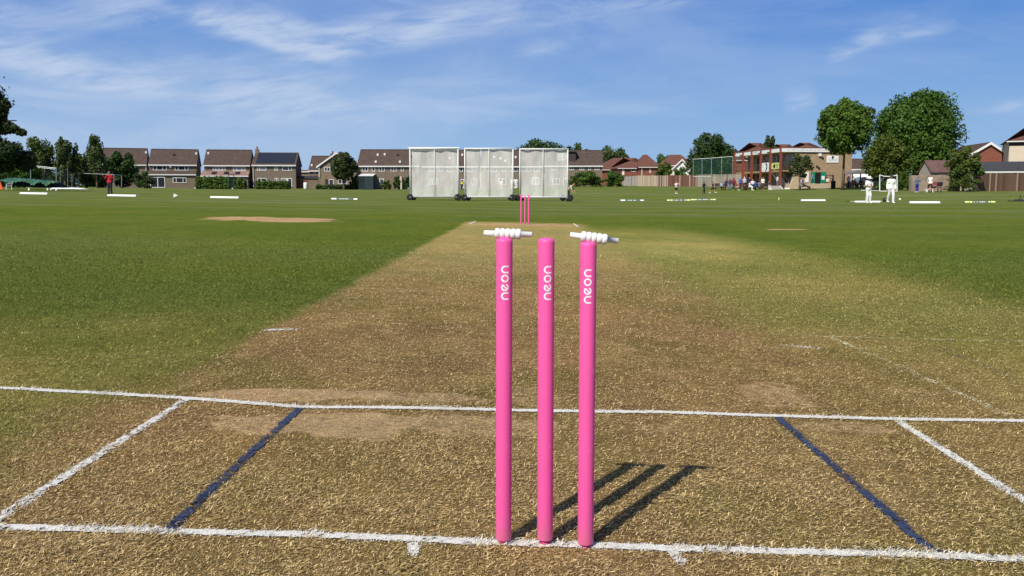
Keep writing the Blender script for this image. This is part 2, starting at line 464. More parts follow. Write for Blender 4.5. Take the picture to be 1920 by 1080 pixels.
# grass: individual blades of the near turf, one object
def make_grass(N, dmin, dmax):
    u = rng.random(N); D = dmin * (dmax / dmin) ** u
    x = rng.uniform(-1, 1, N) * (.64 * D + .6) - .05; y = D + CAM[1]
    col, dry, bare = turf(x, y)
    keep = (rng.random(N) > bare * .86) & (rng.random(N) < 1.05 - .98 * st(5.0, 14.5, D)) & (rng.random(N) < .45 + .9 * fbm(x * 5, y * 5, 3))
    pk = paint_dist(x, y)
    keep |= (pk > 0) & (rng.random(N) < .8)
    x, y, D, col, dry, bare, pk = (v[keep] for v in (x, y, D, col, dry, bare, pk))
    n = len(x)
    sc = np.clip(D / 4.2, 1, 3)
    tuft = st(.42, .7, fbm(x * 9, y * 9, 3))
    ln = rng.uniform(.005, .0135, n) * (1 + .5 * tuft) * (1 + .2 * (1 - dry)) * sc ** .5
    ln = np.where(pk > 0, ln * .95, ln)
    w = rng.uniform(.00045, .00115, n) * sc
    ang = rng.uniform(0, 2 * math.pi, n)
    el = np.where((rng.random(n) < .3 + dry * .5) | (pk > 0), np.where(pk > 0, rng.uniform(.05, .8, n), rng.uniform(.02, .40, n)), rng.uniform(.25, .95, n))
    lift = rng.uniform(.0, .004, n) * (1 + tuft)
    dirx, diry = np.cos(ang) * np.cos(el), np.sin(ang) * np.cos(el); dz = np.sin(el)
    sx, sy = -np.sin(ang), np.cos(ang)
    bend = rng.uniform(-.5, .25, n); curl = rng.uniform(-.45, .45, n)
    z0 = G(x, y) + lift - .001
    V = np.zeros((n, 5, 3))
    mx, my, mz = x + dirx * ln * .55, y + diry * ln * .55, z0 + dz * ln * .55
    tx = x + dirx * ln + sx * curl * ln; ty = y + diry * ln + sy * curl * ln; tz = np.maximum(z0 + dz * ln * (1 + bend), G(x, y) + .0015)
    V[:, 0] = np.stack([x - sx * w, y - sy * w, z0], -1); V[:, 1] = np.stack([x + sx * w, y + sy * w, z0], -1)
    V[:, 2] = np.stack([mx + sx * w * .8, my + sy * w * .8, mz + .0006], -1); V[:, 3] = np.stack([mx - sx * w * .8, my - sy * w * .8, mz], -1)
    V[:, 4] = np.stack([tx, ty, tz], -1)
    # colour of each blade: straw, tan, olive or fresh green according to how dry the turf is
    pal = np.array([(.86, .67, .36), (.55, .385, .185), (.28, .175, .075), (.23, .195, .05), (.14, .165, .03)])
    r = rng.random(n)
    gsh = np.clip(col[:, 1] / (col[:, 0] + 1e-6) - .62, 0, 1) * 1.6
    pick = np.where(r < .30, 0, np.where(r < .58, 1, np.where(r < .78, 2, 3)))
    pick = np.where(rng.random(n) < gsh * .62, np.where(rng.random(n) < .5, 3, 4), pick)
    cd = pal[pick]
    cg = np.where((rng.random(n) < .12)[:, None], (.36, .31, .10), np.where((rng.random(n) < .5)[:, None], (.195, .225, .038), (.112, .138, .020)))
    t = (rng.random(n) < dry)
    c = np.where(t[:, None], cd, cg)
    c = c * .56 + col * .46
    c = c * rng.uniform(.36, 1.5, n)[:, None]
    for k, pc in ((1, PAINT['white']), (2, PAINT['blue']), (3, PAINT['faint']), (4, PAINT['fblue'])):
        h = (pk == k) & (rng.random(n) < (.95 if k < 3 else .5))
        c[h] = np.array(pc) * rng.uniform(.85, 1.08, h.sum())[:, None]
    me = bpy.data.meshes.new('grass')
    me.vertices.add(n * 5); me.vertices.foreach_set('co', V.ravel())
    b0 = np.arange(n)[:, None] * 5
    loops = np.concatenate([b0 + np.array([[0, 1, 2, 3]]), b0 + np.array([[3, 2, 4]])], 1)
    me.loops.add(n * 7); me.loops.foreach_set('vertex_index', loops.ravel())
    me.polygons.add(n * 2)
    ls = (np.arange(n)[:, None] * 7 + np.array([[0, 4]])).ravel()
    me.polygons.foreach_set('loop_start', ls); me.polygons.foreach_set('loop_total', np.tile([4, 3], n))
    me.update(calc_edges=True)
    at2 = me.color_attributes.new('tint', 'FLOAT_COLOR', 'POINT')
    at2.data.foreach_set('color', np.repeat(np.c_[c, np.ones(n)], 5, 0).ravel())
    m, nt, b = newmat('grass_blades')
    aa = nt.nodes.new('ShaderNodeAttribute'); aa.attribute_name = 'tint'
    nt.links.new(aa.outputs['Color'], b.inputs['Base Color'])
    b.inputs['Roughness'].default_value = .8; b.inputs['Specular IOR Level'].default_value = .08
    me.materials.append(m)
    o = bpy.data.objects.new('grass', me); COL.objects.link(o)
    tag(o, 'short clipped grass blades, straw on the pitch and green beside it', None, None, 'stuff')


make_grass(1250000, 1.05, 15.0)

# ------------------------------------------------------------------ world and sun
world = bpy.data.worlds.new('World'); scene.world = world; world.use_nodes = True
wt = world.node_tree; wt.nodes.clear()
SUN_EL = 45.5; SUN_AZ = 180 + math.degrees(math.atan2(.36, .60))  # clockwise from +Y, where the sun stands
sky = wt.nodes.new('ShaderNodeTexSky'); sky.sky_type = 'NISHITA'; sky.sun_disc = False
sky.sun_elevation = R(SUN_EL); sky.sun_rotation = R(SUN_AZ); sky.air_density = 1.0; sky.dust_density = .6; sky.ozone_density = 2.2
geo = wt.nodes.new('ShaderNodeTexCoord').outputs['Generated']
sep = wt.nodes.new('ShaderNodeSeparateXYZ'); wt.links.new(geo, sep.inputs[0])
dx, dy, dz = (Ex(wt, sep.outputs[i]) for i in range(3))
az = dx.f('ARCTAN2', dy); el = dz.f('ARCSINE')
azc = (az - YAW).f('MAXIMUM', -1.2).f('MINIMUM', 1.2)
U = azc.f('TANGENT') * F + 960
V = 359 - el.f('MINIMUM', 1.2).f('TANGENT') * F / azc.f('COSINE')
wn1 = noise(wt, comb(wt, U * .0011 + V * .0012, V * .0052 - U * .0004), 1.0, 7, .62, .9)
wn2 = noise(wt, comb(wt, U * .004 - V * .004, V * .013 + U * .002), 1.0, 6, .62, .5)
wn3 = noise(wt, comb(wt, U * .0016, V * .0028), 1.0, 4, .5)
leftw = ss(U * -1.0, -1450.0, -250.0)
veil = ss(wn1, .42, .74) * (leftw * .62 + .12) * (wn2 * .9 + .5) + leftw * .34 * ss(wn3, .28, .7)
wn5 = noise(wt, comb(wt, U * .006 - V * .010, V * .045 + U * .008), 1.0, 5, .6, .4)
warp = (wn1 - .5) * 90; warp2 = (wn2 - .5) * 55
al = veil
for x0, y0, x1, y1, w, amp in [(360, 28, 620, 112, 15, .95), (400, 62, 640, 118, 10, .5), (540, 118, 860, 62, 17, .62), (620, 100, 760, 20, 16, .4), (760, 78, 1320, 8, 22, .36), (-80, 90, 260, 172, 22, .72), (60, 150, 330, 178, 14, .45), (240, 165, 700, 222, 30, .40), (330, 235, 760, 205, 20, .25), (180, 20, 420, 50, 18, .35),
                               (600, 185, 1040, 192, 16, .20), (1548, 126, 1640, 80, 11, .42), (1610, 92, 1760, 62, 13, .26), (1800, 208, 1960, 216, 10, .26), (1060, 214, 1300, 212, 9, .15),
                               (1460, 205, 1520, 195, 14, .16), (960, 108, 1160, 92, 14, .18), (-60, 30, 330, 62, 18, .24), (930, 20, 1080, 5, 12, .16)]:
    ln = math.hypot(x1 - x0, y1 - y0); ux, uy = (x1 - x0) / ln, (y1 - y0) / ln
    s_ = (U - x0) * ux + (V - y0) * uy
    t_ = (U - x0) * -uy + (V - y0) * ux + warp * .55 + warp2 * .6
    lo_, hi_ = t_.f('MAXIMUM', 0.0) * (1 / (.55 * w)), t_.f('MINIMUM', 0.0) * (1 / (1.5 * w))
    g = ((lo_ * lo_ + hi_ * hi_) * -.5).f('EXPONENT') * ss(s_, -ln * .15, ln * .3) * ss(s_ * -1.0, -ln * 1.2, -ln * .7)
    al = al + g * amp * (ss(wn2, .30, .70) * ss(wn5, .25, .72) * 1.9 + .10)
al = (1.0 - (al * -2.0).f('EXPONENT')) * .88 * ss(dz, -.02, .03)
zen = mixc(wt, ss(dz, .0, .28), (2.55, 4.55, 7.7), (.22, 1.72, 6.2))
zen = mixc(wt, ss(dz, .24, .80), zen, (.20, .80, 2.8))
blue = mixc(wt, .86, sky.outputs[0], zen)  # the clear air of a dry June evening is a deeper blue than the default
cl = mixc(wt, al, blue, (5.6, 6.6, 8.3))
haz = cl
bg = wt.nodes.new('ShaderNodeBackground'); bg.inputs['Strength'].default_value = .10
wt.links.new(haz, bg.inputs['Color'])
wo = wt.nodes.new('ShaderNodeOutputWorld'); wt.links.new(bg.outputs[0], wo.inputs['Surface'])
sl = bpy.data.lights.new('sun', 'SUN'); sl.energy = 4.9; sl.angle = R(.53); sl.color = (1.0, .945, .83)
so = bpy.data.objects.new('sun', sl); COL.objects.link(so)
ld = Vector((.36, .60, -math.hypot(.36, .60) * math.tan(R(SUN_EL))))
so.rotation_euler = ld.to_track_quat('-Z', 'Y').to_euler(); so.location = (-30, -50, 60)

cam = bpy.data.cameras.new('camera'); co = bpy.data.objects.new('camera', cam); COL.objects.link(co)
cam.sensor_width = 36; cam.sensor_fit = 'HORIZONTAL'; cam.lens = 36 * F / 1920; cam.clip_end = 8000; cam.clip_start = .05
co.matrix_world = Matrix(((RIGHT[0], UP[0], -FWD[0], CAM[0]), (RIGHT[1], UP[1], -FWD[1], CAM[1]), (RIGHT[2], UP[2], -FWD[2], CAM[2]), (0, 0, 0, 1)))
scene.camera = co
scene.view_settings.view_transform = 'Standard'; scene.view_settings.look = 'None'; scene.view_settings.exposure = 0; scene.view_settings.gamma = 1
scene.cycles.transparent_max_bounces = 24; scene.cycles.max_bounces = 8

# ------------------------------------------------------------------ stumps and bails
def pinkmat(name, scuff):
    m, nt, b = newmat(name)
    tc = nt.nodes.new('ShaderNodeTexCoord').outputs['Object']
    s = nt.nodes.new('ShaderNodeSeparateXYZ'); nt.links.new(tc, s.inputs[0])
    x, y, z = (Ex(nt, s.outputs[i]) for i in range(3))
    n = noise(nt, comb(nt, x * 60, y * 60, z * 14), 1, 5, .6); n2 = noise(nt, tc, 6, 3)
    c = mixc(nt, ss(n2, .3, .7) * .35, (.90, .112, .385), (.84, .095, .345))
    c = mixc(nt, ss(n, .655, .72) * scuff, c, (.88, .42, .58))
    dirt = ss(z * -1.0 + noise(nt, tc, 30, 4) * .05, -.055, .015) * .30
    c = mixc(nt, dirt, c, (.32, .20, .11))
    nt.links.new(c, b.inputs['Base Color'])
    b.inputs['Roughness'].default_value = .42; b.inputs['Specular IOR Level'].default_value = .35
    bp = nt.nodes.new('ShaderNodeBump'); bp.inputs['Strength'].default_value = .05; bp.inputs['Distance'].default_value = .002
    nt.links.new(n.k, bp.inputs['Height']); nt.links.new(bp.outputs[0], b.inputs['Normal'])
    return m
PINK = pinkmat('pink_painted_stump', .8); PINKB = mat('pink_paint_plain', (.90, .12, .40), .45, .1)
WHITEP = mat('white_bail_paint', (.80, .79, .77), .5, .06, 60)
LETTER = mat('white_lettering', (.86, .80, .84), .5, .03)
SPIKE = mat('dark_pink_spike', (.42, .03, .13), .5, .2, 30)
RS = .0186


def lettering(parent):
    """The word neon, read from bottom to top, wrapped round the stump face."""
    mb = MB(); W = .0165; H = .0175; th = .0036  # letter advance uses W; strokes in (along, across) space
    def stroke(pts, closed=False):
        pts = [Vector(p) for p in pts]; n = len(pts); Lr = []
        for i, p in enumerate(pts):
            a = pts[(i - 1) % n] if closed or i else pts[0]; b_ = pts[(i + 1) % n] if closed or i < n - 1 else pts[-1]
            d = (b_ - a).normalized(); nn = Vector((-d.y, d.x)); Lr.append((p + nn * th / 2, p - nn * th / 2))
        def wrap(q):  # q.x runs up the stump, q.y across towards the left
            ang = -math.pi / 2 - (q.y - .001) / RS * 1.0
            return ((RS + .0004) * math.cos(ang), (RS + .0004) * math.sin(ang), q.x)
        vs = [wrap(q) for pr in Lr for q in pr]
        m = n if closed else n - 1
        mb.add(vs, [(2 * i, 2 * i + 1, 2 * ((i + 1) % n) + 1, 2 * ((i + 1) % n)) for i in range(m)])
    r = H / 2 - th / 2
    def arc(cx, cy, a0, a1, rr=r, k=22): return [(cx + rr * math.cos(a0 + (a1 - a0) * i / k), cy + rr * math.sin(a0 + (a1 - a0) * i / k)) for i in range(k + 1)]
    z = .571
    def n_(z0): stroke([(z0 - r, -r - .001)] + arc(z0, 0.0, math.pi, 0) + [(z0 + r, -r - .001)])
    n_(z + .009)
    e0 = z + .0287
    stroke([(e0 - r * .62, -r * .62), (e0 + r * .72, r * .62)][::1] + arc(e0, 0, R(42), R(338)))
    stroke(arc(e0 + .0200, 0, 0, 2 * math.pi)[:-1], True)
    n_(e0 + .0402)
    return mb.build('lettering', LETTER, parent)


def make_stump(name, label, group, letters=True):
    prof = [(RS * .93, .006), (RS, .012), (RS, .700), (RS * .985, .704), (RS * .88, .7075), (RS * .55, .710), (RS * .18, .711)]
    o = MB().lathe(prof, 40).build(name, PINK, None, True)
    tag(o, label, 'stump', group)
    md = o.modifiers.new('edges', 'EDGE_SPLIT'); md.split_angle = R(40)
    MB().lathe([(.002, -.09), (.010, -.02), (.0135, .0058)], 24).build('spike', SPIKE, o, True)
    if letters: lettering(o)
    return o


def make_bail(name, label, group, m):
    mb = MB(); prof = [(.0048, -.0545), (.0062, -.0535), (.0066, -.026)]
    for k in range(5):
        c = -.0235 + k * .0118
        for t in range(9):
            a = math.pi * t / 8
            prof.append((.0092 + .0030 * math.sin(a), c - .0057 * math.cos(a)))
    prof += [(.0066, .0305), (.0062, .0535), (.0048, .0545)]
    mb.lathe(prof, 24, Matrix.Rotation(R(90), 4, 'Y'))
    return tag(mb.build(name, m, None, True), label, 'bail', group)


SP = .0953
near = [(-SP, 'left pink stump of the near wicket, under a straight white bail'), (0, 'middle pink stump of the near wicket, with no bail on it'), (SP, 'right pink stump of the near wicket, under the tilted white bail')]
s0 = make_stump('stump', near[0][1], 'pink stumps of the near wicket')
lean = [(R(.12), R(.25)), (0, R(.02)), (R(-.1), R(.0))]
for i, (x, lab) in enumerate(near):
    s = s0 if i == 0 else copy_tree(s0)
    s['label'] = lab; s.location = (x + (0, .002, .001)[i], (0, .004, -.004)[i], -.0207 * x + (.007, .008, .003)[i])
    s.rotation_euler = (lean[i][0], lean[i][1], R((3, 6, -9)[i]))
bz = .711 + .0118
b0 = make_bail('bail', 'white ribbed bail lying level on the left near stump', 'white bails on the near stumps', WHITEP)
b0.location = (-SP + .011, 0, .00197 + .003 + bz); b0.rotation_euler = (0, R(1.6), R(-4))
b0.data.transform(Matrix.Translation((0, 0, 0)))
b1 = copy_tree(b0); b1['label'] = 'white ribbed bail tilting down to the right on the right near stump'
b1.location = (SP + .014, -.004, -.002 - .002 + bz); b1.rotation_euler = (R(20), R(7.2), R(178)); b1.rotation_euler = (R(20), R(-7.2), R(180))
far = ['left pink stump of the distant wicket', 'middle pink stump of the distant wicket', 'right pink stump of the distant wicket']
for i in range(3):
    s = copy_tree(s0); s['label'] = far[i]; s['group'] = 'pink stumps of the far wicket'
    x = (i - 1) * SP; s.location = (x, 20.13, G(x, 20.13) + .002); s.rotation_euler = (0, 0, R(180 + 15 * i))
fb = make_bail('bail', 'pink bail on the left stump of the distant wicket', 'pink bails on the far stumps', PINKB)
fb.location = (-SP, 20.13, G(-SP, 20.13) + bz)
fb2 = copy_tree(fb); fb2['label'] = 'pink bail on the right stump of the distant wicket'; fb2.location = (SP, 20.13, G(SP, 20.13) + bz)

# ------------------------------------------------------------------ foliage
def leaves(clumps, leaf, seed, amp=.35, flat=0.0):
    """clumps: (x, y, z, rx, ry, rz, n). Returns verts, faces, tints of small diamond leaves spread through the clumps."""
    r = np.random.default_rng(seed); VV, TT = [], []
    for cx, cy, cz, rx, ry, rz, n in clumps:
        n = int(n)
        d = r.normal(size=(n, 3)); d /= np.linalg.norm(d, axis=1)[:, None]
        rad = r.random(n) ** .42 * (1 + .10 * np.abs(r.normal(size=n)) * (r.random(n) < .12))
        p = np.array([cx, cy, cz]) + d * rad[:, None] * np.array([rx, ry, rz])
        nn = d * .9 + r.normal(size=(n, 3)) * .75 + np.array([0, 0, .35]); nn /= np.linalg.norm(nn, axis=1)[:, None]
        t = np.cross(nn, r.normal(size=(n, 3))); t /= np.linalg.norm(t, axis=1)[:, None]
        b = np.cross(nn, t); s = leaf * r.uniform(.55, 1.25, n)[:, None]
        VV.append(np.stack([p + t * s * .62, p + b * s * .36, p - t * s * .55, p - b * s * .36], 1))
        base = (1 + amp * (r.random() - .5) * 1.3) * r.uniform(.75, 1.25, n)
        warm = 1 + .25 * (r.random() - .5) + .15 * (r.random(n) - .5)
        TT.append(np.repeat(np.stack([base * warm, base, base * (2 - warm) * .95], -1), 4, 0))
    V = np.concatenate(VV).reshape(-1, 3); T = np.concatenate(TT)
    return V, T


def leaf_obj(name, clumps, leaf, m, parent=None, seed=1, amp=.35, loc=None, extra=None):
    V, T = leaves(clumps, leaf, seed, amp); n = len(V)
    me = bpy.data.meshes.new(name)
    me.vertices.add(n); me.vertices.foreach_set('co', V.ravel())
    me.loops.add(n); me.loops.foreach_set('vertex_index', np.arange(n))
    me.polygons.add(n // 4); me.polygons.foreach_set('loop_start', np.arange(0, n, 4)); me.polygons.foreach_set('loop_total', np.full(n // 4, 4))
    me.update(calc_edges=True)
    a = me.color_attributes.new('tint', 'FLOAT_COLOR', 'POINT'); a.data.foreach_set('color', np.c_[T, np.ones(n)].ravel())
    me.materials.append(m)
    o = bpy.data.objects.new(name, me); COL.objects.link(o)
    if parent: o.parent = parent
    if loc is not None: o.location = loc
    return o


def round_clumps(rx, ry, rz, cz, n_leaves, k, seed, shape='round'):
    r = np.random.default_rng(seed); out = [(0, 0, cz, rx * .62, ry * .62, rz * .66, n_leaves * .28)]
    per = n_leaves * .72 / k
    for i in range(k):
        z = -1 + 2 * (i + .5) / k; a = i * 2.39996 + r.uniform(-.4, .4)
        h = math.sqrt(max(0, 1 - z * z))
        if shape == 'cone': h *= .55 + .45 * (1 - (z + 1) / 2) * 1.3
        if shape == 'dome': h = math.sqrt(max(0, 1 - max(0, z) ** 2)) * (1 - .25 * max(0, -z) ** 3)
        s = r.uniform(.68, .86)
        q = r.uniform(.24, .40)
        out.append((math.cos(a) * h * rx * s, math.sin(a) * h * ry * s, cz + z * rz * s, rx * q, ry * q, rz * q * r.uniform(.7, 1.0), per * r.uniform(.7, 1.3)))
    return out


BARK = mat('grey_brown_bark', (.12, .09, .065), .9, .3, 6, .1, 0, .4)
LEAF = {'oak': leafmat('dark_oak_leaf', (.030, .050, .014)), 'deep': leafmat('deep_green_leaf', (.042, .082, .018)), 'mid': leafmat('mid_green_leaf', (.060, .128, .018)),
        'lime': leafmat('fresh_green_leaf', (.078, .150, .020)), 'olive': leafmat('olive_leaf', (.078, .118, .022)), 'birch': leafmat('birch_leaf', (.070, .105, .034)),
        'grey': leafmat('grey_green_leaf', (.058, .084, .028)), 'yew': leafmat('yew_green_leaf', (.076, .116, .018)), 'hedge': leafmat('hedge_leaf', (.070, .125, .018))}


def trunk_mesh(h, r, limbs, parent, name='trunk'):
    mb = MB(); mb.tube((0, 0, -.3), (0, 0, h * .5), r * 1.15, r * .85, 9); mb.tube((0, 0, h * .5), (.04, 0, h), r * .85, r * .6, 9)
    for x, y, z in limbs:
        a = Vector((.02, 0, h * random.uniform(.72, .98))); b_ = Vector((x, y, z)); m_ = a.lerp(b_, .55) + Vector((0, 0, .12 * (b_ - a).length))
        mb.tube(a, m_, r * .5, r * .3, 6); mb.tube(m_, b_, r * .3, r * .1, 6)
    return mb.build(name, BARK, parent, True)


def tree(name, label, px, D, top, cbase, hw, base_py, kind, n=3500, k=22, leaf=None, shape='round', seed=1, trunk=True, tr=None, group=None, cat='tree', depth=.95):
    g = gp(px, D); q = D / F
    z0 = g.z
    zt, zb = wz(px, top, D) - z0, wz(px, cbase, D) - z0
    rx = hw * q; rz = (zt - zb) / 2; cz = (zt + zb) / 2
    t = thing(name, label, cat, g, 0, group)
    n = int(n * 2.6)
    cl = round_clumps(rx, rx * depth, rz, cz, n, k, seed, shape)
    leaf_obj('crown', cl, (leaf or 4.3 * q) * 1.0, LEAF[kind], t, seed)
    if trunk:
        trunk_mesh(max(zb + rz * .35, 1.0), tr or rx * .075 + .05, [c[:3] for c in cl[1:8]], t)
    return t


def bush(label, px0, px1, py0, py1, D, kind, n=900, seed=3, k=9, name='bush', cat='bush', box=False):
    px = (px0 + px1) / 2; g = gp(px, D); q = D / F
    h = wz(px, py0, D) - g.z; hw = (px1 - px0) / 2 * q
    if box:
        r = np.random.default_rng(seed); m = max(4, int(hw * 2 / .8)); cl = []
        for i in range(m):
            for zf in (.25, .68):
                cl.append((-hw + (i + .5) * 2 * hw / m, r.uniform(-.15, .15), h * zf + r.uniform(-.05, .05), hw / m * 1.35, .75, h * .36, n / m / 2))
    else:
        cl = round_clumps(hw, min(hw, 1.6) * .9, h * .56, h * .46, n, k, seed, 'dome')
    cl = [(*c[:6], c[6] * 2.6) for c in cl]
    o = leaf_obj(name, cl, max(.14, 3.0 * q), LEAF[kind], None, seed, loc=g)
    return tag(o, label, cat)


# left-hand side
T = thing('oak_tree', 'large dark oak reaching in from the left edge with a low drooping bough', 'tree', gp(-75, 78))
q = 78 / F; z0 = gp(-75, 78).z
def pc(px, py, rx, ry, n, dy=0.0, D=78, pxc=-75, zz=None): return ((px - pxc) * D / F, dy, wz(px, py, D) - z0, rx * D / F, max(rx, ry) * D / F * .8, ry * D / F, n)
cl = [pc(-75, 190, 95, 80, 2600), pc(-30, 215, 45, 45, 900, -.6), pc(2, 185, 15, 16, 240), pc(8, 203, 14, 14, 260), pc(14, 212, 11, 9, 160), pc(-5, 228, 18, 18, 320), pc(3, 240, 14, 9, 220), pc(22, 235, 13, 8, 190), pc(35, 243, 10, 7, 140),
      pc(47, 248, 10, 6, 140), pc(15, 248, 9, 5, 60), pc(-12, 262, 22, 14, 260), pc(-60, 260, 60, 40, 1100), pc(-25, 285, 34, 22, 600), pc(0, 268, 13, 9, 140), pc(50, 250, 6, 5, 60), pc(-30, 170, 30, 22, 400), pc(4, 178, 10, 10, 160), pc(14, 198, 16, 13, 420), pc(6, 222, 16, 12, 320), pc(28, 241, 16, 9, 300), pc(-8, 200, 26, 26, 600), pc(14, 283, 26, 20, 700), pc(34, 300, 22, 20, 500, 1.5), pc(-2, 300, 22, 26, 600, 1.0)]
leaf_obj('crown', [(*c[:6], c[6] * 2.2) for c in cl], .30, LEAF['oak'], T, 11)
trunk_mesh(5.5, .45, [c[:3] for c in cl[1:12]] + [((40 + 75) * q, 0, wz(40, 226, 78) - z0)], T)

tree('hedgerow_tree', 'dark broad tree behind the left end of the practice cage', 20, 112, 262, 352, 34, 352, 'deep', 2600, 18, seed=21)
tree('hedgerow_tree', 'mid green tree rising directly behind the grey practice cage', 75, 112, 258, 352, 34, 352, 'olive', 2600, 18, seed=22)
tree('hedgerow_tree', 'low leafy tree between the oak and the dumped green cover', 45, 106, 296, 352, 30, 352, 'mid', 1500, 14, seed=23)
tree('birch_tree', 'shorter slender birch with drooping twigs right of the cage', 122, 108, 254, 342, 19, 350, 'birch', 1500, 16, .27, 'cone', 24, tr=.10)
tree('birch_tree', 'lower bushy birch beside the birch with drooping twigs', 140, 109, 262, 330, 12, 350, 'birch', 700, 10, .24, 'round', 25, tr=.08)
tree('birch_tree', 'tallest feathery birch with a leaning pointed top at left', 182, 110, 246, 340, 21, 350, 'birch', 1600, 18, .25, 'cone', 26, tr=.11)
tree('hedgerow_tree', 'low dark tree filling the gap under the tall birch', 163, 112, 283, 351, 26, 351, 'olive', 1500, 14, seed=27)
tree('garden_tree', 'round dark green tree hiding the first brown house', 229, 116, 283, 350, 28, 352, 'deep', 2600, 18, seed=28)
bush('low dark shrub right of the round dark tree', 241, 288, 321, 355, 114, 'deep', 1000, 29)
bush('grey twiggy flowering shrub behind the man in red', 192, 211, 315, 352, 112, 'grey', 320, 30)
bush('leafy undergrowth behind the left football goal', 150, 200, 326, 353, 112, 'mid', 900, 31)
bush('rough undergrowth behind the grey practice cage', 60, 150, 322, 353, 111, 'deep', 1500, 32, 14)
bush('leafy undergrowth at the far left behind the plastic chair', -30, 40, 318, 354, 109, 'deep', 1300, 33, 12)
# centre
bush('clipped bright hedge left of the goal frame in front of the pink lean-to', 368, 432, 331, 356, 141, 'hedge', 1500, 34, box=True, name='hedge', cat='hedge')
bush('clipped bright hedge right of the goal frame in front of the pink lean-to', 440, 462, 334, 356, 141, 'hedge', 600, 35, box=True, name='hedge', cat='hedge')
bush('clipped green hedge below the house with solar panels', 479, 543, 339, 356, 141, 'hedge', 1500, 36, box=True, name='hedge', cat='hedge')
bush('low dark hedge under the round lollipop tree', 594, 668, 346, 356, 141, 'deep', 1200, 37, box=True, name='hedge', cat='hedge')
bush('dark conical yew beside the cream gable', 656, 672, 328, 355, 141, 'deep', 420, 38)
bush('clipped dark arched topiary by the long house', 737, 751, 329, 355, 142, 'deep', 500, 39, name='topiary')
bush('dark shrub right of the house with the solar roof', 556, 566, 300, 330, 158, 'deep', 420, 40)
bush('dark evergreen at the left end of the first sightscreen', 757, 772, 329, 348, 143, 'deep', 300, 41)
tree('lollipop_tree', 'grey green rounded tree on a short trunk before the gabled house', 645, 138, 284, 338, 24, 352, 'grey', 2600, 22, seed=42, tr=.17)
bush('grassy shrub at the foot of the long terrace', 716, 734, 337, 355, 142, 'olive', 300, 43)
tree('distant_tree', 'broad dark tree rising above the third sightscreen', 1013, 215, 257, 330, 46, 350, 'deep', 2600, 18, seed=44)
tree('distant_tree', 'smaller dark tree right of the broad one, above the terrace roof', 1080, 210, 267, 330, 24, 350, 'deep', 1300, 12, seed=45)
tree('distant_tree', 'pale rounded tree between the terrace and the red roofs', 1148, 215, 274, 345, 34, 350, 'birch', 2200, 18, seed=46)
tree('distant_tree', 'tree top showing between two red roofs', 1243, 230, 286, 335, 20, 350, 'mid', 900, 10, seed=47)
bush('big rounded laurel bush below the end of the terrace', 1066, 1131, 321, 353, 141, 'hedge', 2000, 48, 14)
bush('dense laurel bush next to the pale board fence', 1131, 1169, 320, 353, 142, 'mid', 1300, 49, 10)
tree('garden_tree', 'small leafy tree behind the rust streaked fence', 1246, 158, 303, 338, 15, 350, 'olive', 900, 12, seed=50)
bush('leafy shrub showing above the rust streaked fence', 1258, 1290, 313, 345, 156, 'mid', 700, 51)
bush('small pale shrub showing above the pale board fence', 1222, 1236, 322, 345, 156, 'lime', 260, 52)
tree('garden_tree', 'dense dark tree standing behind the green netting', 1331, 150, 248, 352, 43, 352, 'deep', 4200, 26, seed=53, shape='dome')
bush('leafy shrub behind the green netting beside the clubhouse', 1350, 1382, 309, 345, 148, 'mid', 700, 54)
# right
tree('sapling', 'small open tree in front of the brick clubhouse', 1499, 112, 286, 334, 25, 353, 'grey', 700, 15, .26, seed=55, tr=.09)
tree('maple_tree', 'tall tree on a thin bare trunk in front of the clubhouse', 1580, 110, 186, 292, 50, 352, 'lime', 8000, 34, .35, seed=56, tr=.17)
tree('ash_tree', 'huge rounded green tree, the biggest on the right', 1715, 122, 168, 328, 71, 352, 'mid', 20000, 56, .37, seed=57, tr=.5, shape='dome')
tree('garden_tree', 'dark olive rounded tree in front of the huge tree', 1662, 106, 252, 348, 42, 355, 'yew', 4600, 26, seed=58, shape='dome')
bush('leafy green bush right of the white goal', 1684, 1710, 315, 359, 93, 'hedge', 900, 59)
bush('low leafy growth behind the white goal', 1644, 1690, 334, 359, 96, 'mid', 900, 60)
tree('hawthorn', 'spreading olive hawthorn against the stone wall and brown fence', 1806, 87, 272, 350, 34, 357, 'olive', 2000, 17, .25, seed=67, tr=.12)
bush('low branches at the foot of the spreading hawthorn', 1775, 1835, 326, 359, 86, 'olive', 800, 62)
tree('distant_tree', 'small leafy tree top above the red roof of the clubhouse', 1440, 205, 248, 320, 13, 350, 'grey', 900, 10, seed=63)
cl_ = []; r_ = np.random.default_rng(77)
for px_ in np.arange(-80, 2010, 9.0):
    D_ = 262 + 20 * math.sin(px_ * .01); p_ = at(px_, 352, D_); h_ = r_.uniform(2.6, 4.6)
    cl_.append((p_[0], p_[1], 1.2 + h_ * .45, 2.6, 2.0, h_ * .62, 130))
tag(leaf_obj('distant_woodland', cl_, .75, LEAF['deep'], None, 78), 'low belt of distant trees filling the skyline behind the houses', None, None, 'stuff')
bush('leafy plants along the stone wall', 1700, 1728, 328, 345, 92, 'lime', 320, 64)
bush('dark shrub on the skyline beside the right white house', 1888, 1918, 312, 330, 98, 'mid', 320, 65)

